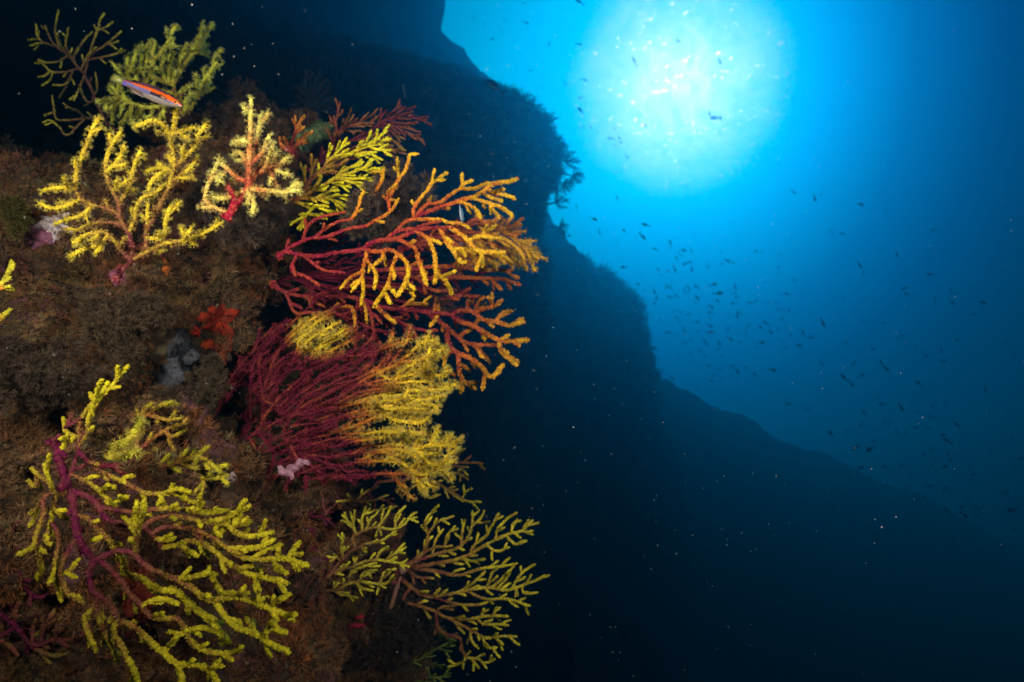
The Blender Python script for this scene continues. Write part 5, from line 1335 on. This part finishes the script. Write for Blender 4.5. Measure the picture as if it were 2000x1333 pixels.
# loop of pale old rope on the cliff
g = Geo()
rp = catmull([(884, 240), (886, 258), (898, 264), (918, 263), (930, 250), (940, 236), (952, 228), (968, 232)], 3)
p3 = np.array([P(x, y, 4.2 + .1 * math.sin(i * .3)) for i, (x, y) in enumerate(rp)])
tube(g, p3 - p3[0], np.full(len(p3), .006), np.tile([.16, .17, .14], (len(p3), 1)), 6, .1)
o = g.build('old_rope', M_ROCK); o.location = tuple(p3[0])
tag(o, 'pale curl of old rope hanging on the dark cliff face', 'rope')


# ------------------------------------------------------------------ fish
def fish_body(n, m, prof_top, prof_bot, width, colf, L):
    """lofted body, nose at +x (x from 0 at the nose to -1 at the tail root); returns verts, faces, colours"""
    vs, cs = [], []
    for i in range(n):
        s = i / (n - 1)
        t, b, w = prof_top(s), prof_bot(s), width(s)
        for j in range(m):
            a = 2 * math.pi * j / m
            z = (t * max(math.sin(a), 0) ** .9 if math.sin(a) > 0 else -b * max(-math.sin(a), 0) ** .9)
            vs.append((-s * L, w * math.cos(a) * L, z * L)); cs.append(colf(s, math.sin(a)))
    f = []
    for i in range(n - 1):
        for j in range(m):
            a, b_ = i * m + j, i * m + (j + 1) % m
            f += [(a, b_, b_ + m), (a, b_ + m, a + m)]
    return np.array(vs, float), f, np.array(cs, float)


def fin(outline, thick, col, col2=None):
    """thin solid fin from an outline in the x-z plane"""
    n = len(outline)
    cx = sum(p[0] for p in outline) / n; cz = sum(p[1] for p in outline) / n
    vs = [(cx, thick, cz), (cx, -thick, cz)] + [(x, 0, z) for x, z in outline]
    f = []
    for k in range(n):
        q = (k + 1) % n
        f += [(0, 2 + k, 2 + q), (1, 2 + q, 2 + k)]
    c = np.tile(col, (len(vs), 1))
    if col2 is not None: c[2:] = col2
    return np.array(vs, float), f, c


def orient(o, loc, nose, roll=0.0):
    """put a thing at loc with its +x along `nose` and its back towards camera-up"""
    x = Vector(nose).normalized(); u = Vector(UP)
    y = u.cross(x).normalized(); z = x.cross(y)
    M = Matrix((x, y, z)).transposed().to_4x4() @ Matrix.Rotation(roll, 4, 'X')
    M.translation = Vector(loc)
    o.matrix_world = M


def local_build(name, parts, mat, parent=None, smooth=True):
    g = Geo()
    for v, f, c in parts: g.add(v, f, c)
    o = g.build(name, mat, None, smooth)
    if parent is not None: o.parent = parent
    return o


def interp(xs, ys): return lambda s: float(np.interp(s, xs, ys))


def wrasse():
    L = .097
    top = interp([0, .04, .12, .25, .45, .7, .9, 1], [.004, .032, .062, .088, .100, .080, .050, .044])
    bot = interp([0, .04, .12, .25, .45, .7, .9, 1], [.004, .026, .056, .086, .098, .078, .048, .042])
    wid = interp([0, .05, .15, .3, .6, .9, 1], [.003, .022, .040, .050, .045, .02, .008])

    def colf(s, z):
        back = np.array([.035, .024, .045]); org = np.array([.62, .085, .003]); blu = np.array([.09, .085, .19]); bel = np.array([.20, .15, .13])
        zig = .06 * (1 if int(s * 46) % 2 else -1) if s > .2 else 0
        lo = .15 if s < .8 else .3
        if s < .25:
            if -.15 < z < .72: return org
            return back if z >= .72 else (np.array([.10, .11, .22]) if z > -.4 else bel)
        if lo < z + zig < .62: return org * (1 if s < .85 else .6)
        if z >= .5: return back if z < .93 else np.array([.16, .06, .07])
        if .24 < s < .50 and -.28 < z <= lo + .05: return np.array([.008, .008, .02])
        if s > .93: return np.array([.12, .08, .30])
        if z > -.35: return blu * (.8 + .7 * s) if s > .5 else np.array([.24, .23, .27])
        return bel if s < .6 else np.array([.12, .07, .06])
    e = empty('striped_wrasse', (0, 0, 0), 'slim wrasse with orange zigzag stripe, black blotch and white belly, facing down right', 'fish')
    v, f, c = fish_body(90, 40, top, bot, wid, colf, L)
    local_build('body', [(v, f, c)], M_FISH, e)
    local_build('tail_fin', [fin([(-.97 * L, .04 * L), (-1.1 * L, .075 * L), (-1.22 * L, .085 * L), (-1.245 * L, .03 * L), (-1.25 * L, -.02 * L), (-1.22 * L, -.075 * L), (-1.1 * L, -.07 * L), (-.97 * L, -.038 * L)], .0012, np.array([.22, .20, .04]), np.array([.16, .16, .05]))], M_FISH, e)
    local_build('dorsal_fin', [fin([(-.27 * L, .07 * L), (-.35 * L, .100 * L), (-.55 * L, .108 * L), (-.75 * L, .098 * L), (-.88 * L, .075 * L), (-.90 * L, .035 * L), (-.6 * L, .06 * L)], .0008, np.array([.22, .06, .09]), np.array([.16, .06, .14]))], M_FISH, e)
    local_build('anal_fin', [fin([(-.52 * L, -.075 * L), (-.62 * L, -.10 * L), (-.8 * L, -.09 * L), (-.9 * L, -.065 * L), (-.88 * L, -.035 * L), (-.7 * L, -.055 * L)], .0008, np.array([.30, .22, .20]))], M_FISH, e)
    for s in (1, -1):
        pv, pf, pc = fin([(-.22 * L, .01 * L), (-.34 * L, .03 * L), (-.33 * L, -.005 * L), (-.30 * L, -.03 * L), (-.23 * L, -.015 * L)], .0005, np.array([.30, .12, .06]))
        pv[:, 1] += s * (.050 * L + (-.22 * L - pv[:, 0]) * .12)
        local_build('pectoral_fin', [(pv, pf, pc)], M_FISH, e)
        g = Geo()
        th = np.linspace(0, 2 * np.pi, 16, endpoint=False)
        for rad, dy, col in ((.0030, .0006, (.75, .16, .01)), (.0016, .0013, (.01, .01, .01))):
            cx, cz, cy = -.085 * L, .012 * L, s * (.030 * L)
            v_ = [(cx + rad * math.cos(a), cy, cz + rad * math.sin(a)) for a in th] + [(cx, cy + s * (dy + .0014), cz)]
            if rad < .002: v_ = [(x, y + s * .0009, z) for x, y, z in v_]
            f_ = [(k, (k + 1) % 16, 16)[::s] for k in range(16)]
            g.add(v_, f_, col)
        o = g.build('eye', M_FISH); o.parent = e
    a, b = P(356, 208, .90), P(222, 152, .92)
    orient(e, a, a - b, roll=R(-8))


wrasse()


def small_fish(name, L, col, deep=.19, parts=False, label=None, cat='fish'):
    top = interp([0, .08, .25, .45, .7, .9, 1], [.01, .07, deep * .9, deep, deep * .6, .04, .035])
    bot = interp([0, .08, .25, .45, .7, .9, 1], [.01, .06, deep * .8, deep * .85, deep * .5, .035, .03])
    wid = interp([0, .1, .3, .6, .9, 1], [.01, .05, .075, .06, .02, .01])
    body = fish_body(14, 10, top, bot, wid, lambda s, z: np.array(col) * (1.0 + .25 * (z < -.2)), L)
    tail = fin([(-.95 * L, .02 * L), (-1.3 * L, .19 * L), (-1.24 * L, .05 * L), (-1.17 * L, 0), (-1.24 * L, -.05 * L), (-1.3 * L, -.18 * L), (-.95 * L, -.02 * L)], .012 * L, np.array(col))
    dors = fin([(-.3 * L, deep * .85 * L), (-.42 * L, deep * 1.35 * L), (-.7 * L, deep * 1.05 * L), (-.85 * L, deep * .5 * L), (-.5 * L, deep * .6 * L)], .008 * L, np.array(col) * .8)
    anal = fin([(-.55 * L, -deep * .6 * L), (-.65 * L, -deep * 1.05 * L), (-.82 * L, -deep * .5 * L)], .008 * L, np.array(col) * .8)
    if not parts:
        o = local_build(name, [body, tail, dors, anal], M_FISH)
        return o
    e = empty(name, (0, 0, 0), label, cat)
    local_build('body', [body], M_FISH, e)
    local_build('tail_fin', [tail], M_FISH, e); local_build('dorsal_fin', [dors], M_FISH, e); local_build('anal_fin', [anal], M_FISH, e)
    return e


def put_fish(o, px, py, d, Lpx, ang, yaw=0.0):
    """ang: direction the nose points in the picture, degrees clockwise from right; yaw turns it away from the side view"""
    a = R(ang)
    nose = RT * math.cos(a) * math.cos(R(yaw)) - UP * math.sin(a) * math.cos(R(yaw)) + FW * math.sin(R(yaw))
    mid = P(px, py, d)
    orient(o, mid + nose * (Lpx / F * d) * .55, nose)


f_ = small_fish('damselfish', 40 / F * 3.2, (.006, .007, .009), .20, True, 'largest black damselfish in front of the cliff ridge, facing up left')
put_fish(f_, 963, 168, 3.2, 40, 215)
f_ = small_fish('damselfish', 18 / F * 3.6, (.012, .013, .018), .22, True, 'black damselfish above the reef crest, left one of the pair at the top')
put_fish(f_, 679, 75, 3.6, 18, 200)
f_ = small_fish('damselfish', 13 / F * 3.6, (.012, .013, .018), .18, True, 'small black damselfish above the reef crest, right one of the pair at the top')
put_fish(f_, 748, 72, 3.6, 13, 185)
f_ = small_fish('damselfish', 8 / F * 3.6, (.012, .013, .018), .18, True, 'tiny black fish between and below the pair of black damselfish')
put_fish(f_, 723, 78, 3.6, 8, 120)
# slim striped fish on the lower reef
f_ = small_fish('slim_wrasse', 68 / F * 1.28, (.20, .085, .06), .07, True, 'slim pale brown fish hanging head-down between the two olive fans')
put_fish(f_, 775, 1152, 1.28, 74, 108)
g = Geo()
v, f, c = fish_body(20, 10, interp([0, .5, 1], [.004, .05, .02]), interp([0, .5, 1], [.002, .004, .002]), interp([0, .5, 1], [.002, .04, .01]), lambda s, z: np.array([.42, .38, .44]), 60 / F * 1.28)
v[:, 2] *= .45
g.add(v + np.array([-.004, 0, .0006]), f, c); o = g.build('pale_stripe', M_FISH); o.parent = f_
# silvery fish half hidden by the orange fan
f_ = small_fish('silvery_fish', 60 / F * 1.3, (.34, .38, .46), .20, True, 'silvery grey fish half hidden behind the orange fan branches')
put_fish(f_, 912, 500, 1.17, 46, 65, 20)
f_ = small_fish('silvery_fish', 34 / F * 1.3, (.30, .34, .42), .2, True, 'small grey-blue fish peeping out between the upper orange branches')
put_fish(f_, 902, 424, 1.17, 24, 80, 20)
f_ = small_fish('silvery_fish', 22 / F * 3.0, (.20, .26, .32), .08, True, 'faint upright pale fish on the dark cliff behind the crest')
put_fish(f_, 789, 176, 3.0, 22, 260)

rng = np.random.default_rng(99)
# the school: every traced fish (x, y, length, heading), then the rest of the loose cloud
ZF = (1000, 350, 3.333); ZG = (1500, 350, 3.332); ZH = (1500, 700, 4.0); ZI = (1000, 0, 3.333); ZJ = (500, 0, 2.5)
TR = []
for z, lst in ((ZF, [(535, 262, 40, 20), (867, 298, 48, 15), (570, 347, 34, 80), (372, 369, 24, 200), (852, 376, 50, 55), (420, 182, 30, 85), (725, 574, 36, 175), (1030, 418, 46, 75), (930, 457, 34, 20), (1118, 465, 36, 10), (1168, 467, 26, 60),
                     (1362, 476, 28, 60), (1405, 534, 38, 25), (1070, 515, 30, 60), (1096, 490, 30, 50), (1126, 554, 34, 170), (1157, 540, 28, 10), (1060, 588, 44, 70), (1170, 586, 44, 85), (1271, 552, 34, 88), (1280, 577, 26, 150), (1366, 552, 24, 180),
                     (1016, 602, 26, 20), (973, 627, 18, 10), (850, 636, 20, 80), (822, 685, 30, 40), (1037, 662, 24, 60), (1004, 700, 28, 80), (1030, 706, 32, 50), (925, 732, 30, 75), (1200, 702, 34, 35), (1314, 688, 46, 165), (1454, 705, 36, 80),
                     (1122, 725, 30, 75), (1155, 715, 24, 50), (945, 765, 26, 70), (937, 782, 26, 60), (925, 811, 24, 10), (1027, 768, 38, 10), (1073, 763, 30, 35), (1200, 772, 26, 50), (1212, 778, 34, 60), (1348, 745, 52, 175), (1447, 742, 30, 160),
                     (1336, 793, 32, 45), (1192, 804, 26, 60), (1440, 811, 38, 175), (1545, 806, 34, 10), (1590, 793, 28, 160), (1298, 832, 40, 40), (1290, 871, 36, 5), (1470, 880, 46, 75), (1098, 868, 28, 30), (1157, 876, 24, 45), (1052, 858, 20, 80),
                     (1070, 902, 28, 20), (1093, 929, 24, 160), (1221, 930, 30, 85), (1182, 932, 28, 10), (1292, 912, 28, 80), (1290, 957, 42, 25), (1650, 937, 42, 30), (1540, 952, 30, 120), (1618, 967, 28, 45), (1685, 998, 34, 50), (1410, 968, 26, 40),
                     (1404, 984, 26, 20), (1295, 998, 44, 0), (1122, 988, 40, 70), (1207, 990, 24, 50), (1008, 1002, 36, 0), (1522, 1015, 30, 70), (1945, 1032, 38, 10), (1893, 1000, 34, 75), (1484, 1060, 24, 30), (1626, 1066, 44, 5), (1127, 1066, 30, 0),
                     (1160, 1047, 26, 120), (1252, 1050, 26, 40), (1267, 1077, 28, 20), (1422, 1042, 38, 40), (1350, 1072, 34, 70), (1345, 1112, 24, 5), (1225, 1110, 40, 80), (1870, 1085, 36, 5), (1777, 1096, 30, 160), (1163, 1143, 30, 60), (1362, 1152, 26, 30),
                     (1258, 1150, 24, 60), (1128, 1140, 20, 80), (1280, 1216, 30, 20), (1358, 1235, 28, 0), (1434, 1216, 30, 150), (1470, 1256, 34, 70), (1698, 1244, 44, 10), (1525, 1230, 30, 15), (1580, 1271, 28, 40), (1043, 1296, 34, 35), (1375, 1298, 30, 10),
                     (1838, 660, 24, 50), (1785, 747, 38, 15), (1757, 850, 36, 15), (1730, 852, 26, 70), (1803, 852, 26, 70), (1730, 620, 18, 0), (1627, 476, 26, 110), (1836, 87, 34, 45), (1970, 128, 44, 80), (728, 335, 26, 50), (950, 590, 22, 55), (960, 918, 22, 150)]),
               (ZG, [(605, 167, 46, 10), (764, 205, 24, 95), (418, 345, 34, 45), (484, 357, 36, 20), (1076, 330, 30, 190), (596, 560, 42, 65), (621, 608, 40, 85), (1054, 621, 46, 5), (888, 712, 46, 165), (903, 748, 34, 5), (494, 779, 30, 10), (1214, 744, 28, 10),
                     (1200, 805, 36, 50), (1400, 804, 48, 10), (1337, 882, 36, 150), (357, 938, 60, 55), (278, 1032, 36, 15), (626, 936, 36, 50), (508, 1070, 34, 35), (871, 1021, 40, 145), (675, 994, 24, 130), (609, 1020, 22, 110), (1228, 1045, 38, 15), (958, 1100, 30, 120),
                     (1024, 1152, 34, 45), (1127, 1115, 44, 55), (1145, 1186, 30, 0), (683, 1108, 24, 0), (1084, 785, 36, 80), (1186, 718, 26, 80), (755, 937, 22, 30), (840, 492, 38, 80), (1550, 1074, 28, 0), (1600, 1135, 26, 60)]),
               (ZH, [(414, 40, 38, 50), (665, 45, 44, 135), (885, 30, 44, 65), (925, 82, 60, 40), (733, 136, 50, 160), (590, 150, 60, 45), (655, 202, 60, 40), (517, 186, 30, 40), (1172, 195, 50, 40), (1375, 18, 34, 0), (140, 325, 32, 110), (160, 359, 40, 0), (306, 396, 44, 40),
                     (860, 307, 34, 70), (886, 357, 44, 0), (750, 427, 44, 55), (918, 466, 48, 165), (900, 502, 30, 30), (1040, 388, 76, 50), (1186, 425, 44, 35), (1285, 370, 36, 150), (1382, 347, 34, 130), (1270, 462, 44, 40), (1318, 464, 28, 0), (1474, 520, 56, 45),
                     (1250, 545, 48, 40), (1150, 543, 38, 0), (1074, 583, 36, 110), (1008, 574, 40, 60), (487, 585, 56, 45), (608, 573, 28, 130), (680, 705, 56, 140), (794, 715, 68, 160), (823, 650, 36, 0), (1396, 643, 62, 30), (1362, 600, 36, 10), (1290, 710, 42, 0),
                     (1222, 752, 34, 110), (1298, 783, 30, 30), (912, 850, 46, 20), (970, 876, 34, 30), (725, 855, 40, 140), (632, 935, 50, 85), (1118, 902, 36, 95), (1604, 908, 44, 0), (1705, 855, 30, 0), (1260, 1000, 52, 0), (1398, 1014, 40, 0), (1065, 1065, 34, 40),
                     (597, 1062, 38, 10), (1083, 1015, 36, 0), (1394, 1185, 44, 50), (1510, 1165, 36, 120), (1535, 1230, 50, 40), (1905, 1190, 56, 150), (1866, 1045, 36, 160), (1978, 785, 40, 0), (1875, 1172, 36, 0), (1700, 248, 40, 70), (1385, 842, 40, 50), (1635, 1232, 40, 160), (510, 1150, 36, 40)]),
               (ZI, [(437, 13, 52, 30), (437, 290, 42, 20), (797, 398, 52, 55), (1352, 400, 46, 60), (1083, 270, 26, 50), (470, 522, 38, 15), (444, 720, 46, 50), (444, 640, 24, 160), (1320, 770, 72, 172), (1286, 742, 30, 80), (867, 820, 34, 80), (667, 840, 20, 30),
                     (464, 826, 24, 70), (512, 832, 22, 60), (640, 902, 40, 10), (698, 900, 26, 60), (708, 930, 24, 0), (671, 948, 24, 10), (242, 286, 26, 100), (120, 462, 26, 15), (195, 570, 22, 0), (95, 151, 34, 15), (80, 25, 26, 180), (750, 1025, 26, 50), (345, 545, 30, 60),
                     (1743, 1072, 20, 60), (553, 862, 18, 60), (1130, 1210, 24, 85), (685, 1290, 36, 60)]),
               (ZJ, [(1065, 90, 16, 20), (1110, 118, 14, 80), (1188, 137, 14, 80), (1200, 158, 16, 70), (1155, 192, 22, 20), (1212, 101, 14, 30), (828, 5, 24, 20)])):
    for x, y, l, a in lst: TR.append((z[0] + x / z[2], z[1] + y / z[2], l / z[2], a))
for _ in range(40):
    TR.append((rng.normal(1430, 100), rng.normal(620, 85), rng.uniform(5, 8), rng.uniform(0, 360)))
for _ in range(40):
    TR.append((rng.uniform(1650, 1990), rng.uniform(820, 1080), rng.uniform(7.5, 9.8), rng.uniform(0, 360)))
protos = [small_fish('small_fish', .1, (.02, .024, .03), dp) for dp in (.20, .16, .13)]
regions = [(lambda x, y: y < 330 and x > 1000, 'tiny blue-grey fish seen against the bright glow around the sun'),
           (lambda x, y: x <= 1110, 'tiny dark fish in the blue just off the cliff tops'),
           (lambda x, y: x < 1500 and y < 760, 'tiny dark fish in the dense part of the school beside the second cliff'),
           (lambda x, y: x >= 1500 and y < 760, 'small dark fish scattered in the open blue at right'),
           (lambda x, y: True, 'small dark fish in the dim lower part of the school at right')]
for k, (x, y, l, a) in enumerate(TR):
    if k < 3: o = protos[k]
    else:
        o = protos[k % 3].copy(); COL.objects.link(o)
    d = rng.uniform(7.5, 13) if x > 1300 or y < 330 else rng.uniform(4.5, 5.6)
    if y < 330 and x > 1040: d = rng.uniform(7, 10)
    if l > 13: d = min(d, 7.5)
    put_fish(o, x, y, d, l * 1.05, a + 180 * (rng.uniform() < .3), rng.uniform(-25, 25))
    s = (l * 1.05 / F * d) / .1
    o.matrix_world = o.matrix_world @ Matrix.Diagonal((s, s, s * rng.uniform(.85, 1.15), 1))
    for ri, (fnc, lab) in enumerate(regions):
        if fnc(x, y): break
    tag(o, lab, 'fish', 'school of small fish: ' + ['glow', 'cliff tops', 'dense part', 'open blue', 'dim lower part'][ri])

# ------------------------------------------------------------------ marine snow: white specks caught by the strobe (uncountable)
g = Geo()
iv = np.array([[0, 0, 1], [1, 0, 0], [0, 1, 0], [-1, 0, 0], [0, -1, 0], [0, 0, -1]], float)
if_ = np.array([[0, 1, 2], [0, 2, 3], [0, 3, 4], [0, 4, 1], [5, 2, 1], [5, 3, 2], [5, 4, 3], [5, 1, 4]])
spk = [(1959, 393, 2.2), (1941, 429, 2.0), (1946, 435, 1.2), (1974, 431, 2), (1975, 451, 1.6), (1960, 519, 2), (1750, 650, 2), (1767, 596, 1.2), (1866, 580, 1.6), (1759, 729, 1.6), (1972, 772, 2), (1772, 787, 2), (1802, 816, 1.8), (1794, 827, 1.8), (1873, 839, 1.6),
       (1867, 876, 2.6), (1864, 916, 2.2), (1702, 916, 1.8), (1732, 978, 1.6), (1709, 1015, 2.4), (1806, 982, 1.4), (1927, 812, 2.2), (1750, 1010, 4), (1722, 1030, 4), (1970, 1060, 2), (1999, 707, 1.8), (375, 10, 2.2), (497, 130, 1.4), (477, 95, 1.2), (147, 18, 1.2), (1120, 835, 3), (1080, 640, 1.6)]
for _ in range(520):
    spk.append((rng.uniform(900, 2000) if rng.uniform() < .75 else rng.uniform(0, 900), rng.uniform(0, 1333), rng.uniform(.6, 1.5)))
for x, y, r_ in spk:
    d = rng.uniform(.7, 1.6) if x > 1060 else rng.uniform(.5, .78)
    g.add(iv * (r_ * .62 / F * d) + P(x, y, d), if_, [.9, .9, .85])
o = g.build('marine_snow', mat_attr('snow', .9, .1, .05, 10))
tag(o, 'white drifting specks in the open water', 'particles', kind='stuff')

# ------------------------------------------------------------------ the water itself, as an even haze box
bpy.ops.mesh.primitive_cube_add(size=1)
hz = bpy.context.object
hz.name = 'haze'; hz.data.name = 'haze'
BX = (-24, 26, -4, 34, -6.4, 10.2)
hz.scale = (BX[1] - BX[0], BX[3] - BX[2], BX[5] - BX[4])
hz.location = ((BX[0] + BX[1]) / 2, (BX[2] + BX[3]) / 2, (BX[4] + BX[5]) / 2)
tag(hz, 'blue sea water', 'water', kind='stuff')
m = bpy.data.materials.new('sea_water'); m.use_nodes = True
t = m.node_tree; t.nodes.clear()
pv = t.nodes.new('ShaderNodeVolumePrincipled')
pv.inputs['Color'].default_value = (.012, .40, .75, 1)
pv.inputs['Absorption Color'].default_value = (.0, .55, .85, 1)
pv.inputs['Density'].default_value = 0.082
pv.inputs['Anisotropy'].default_value = 0.84
mo = t.nodes.new('ShaderNodeOutputMaterial'); t.links.new(pv.outputs[0], mo.inputs['Volume'])
hz.data.materials.append(m)
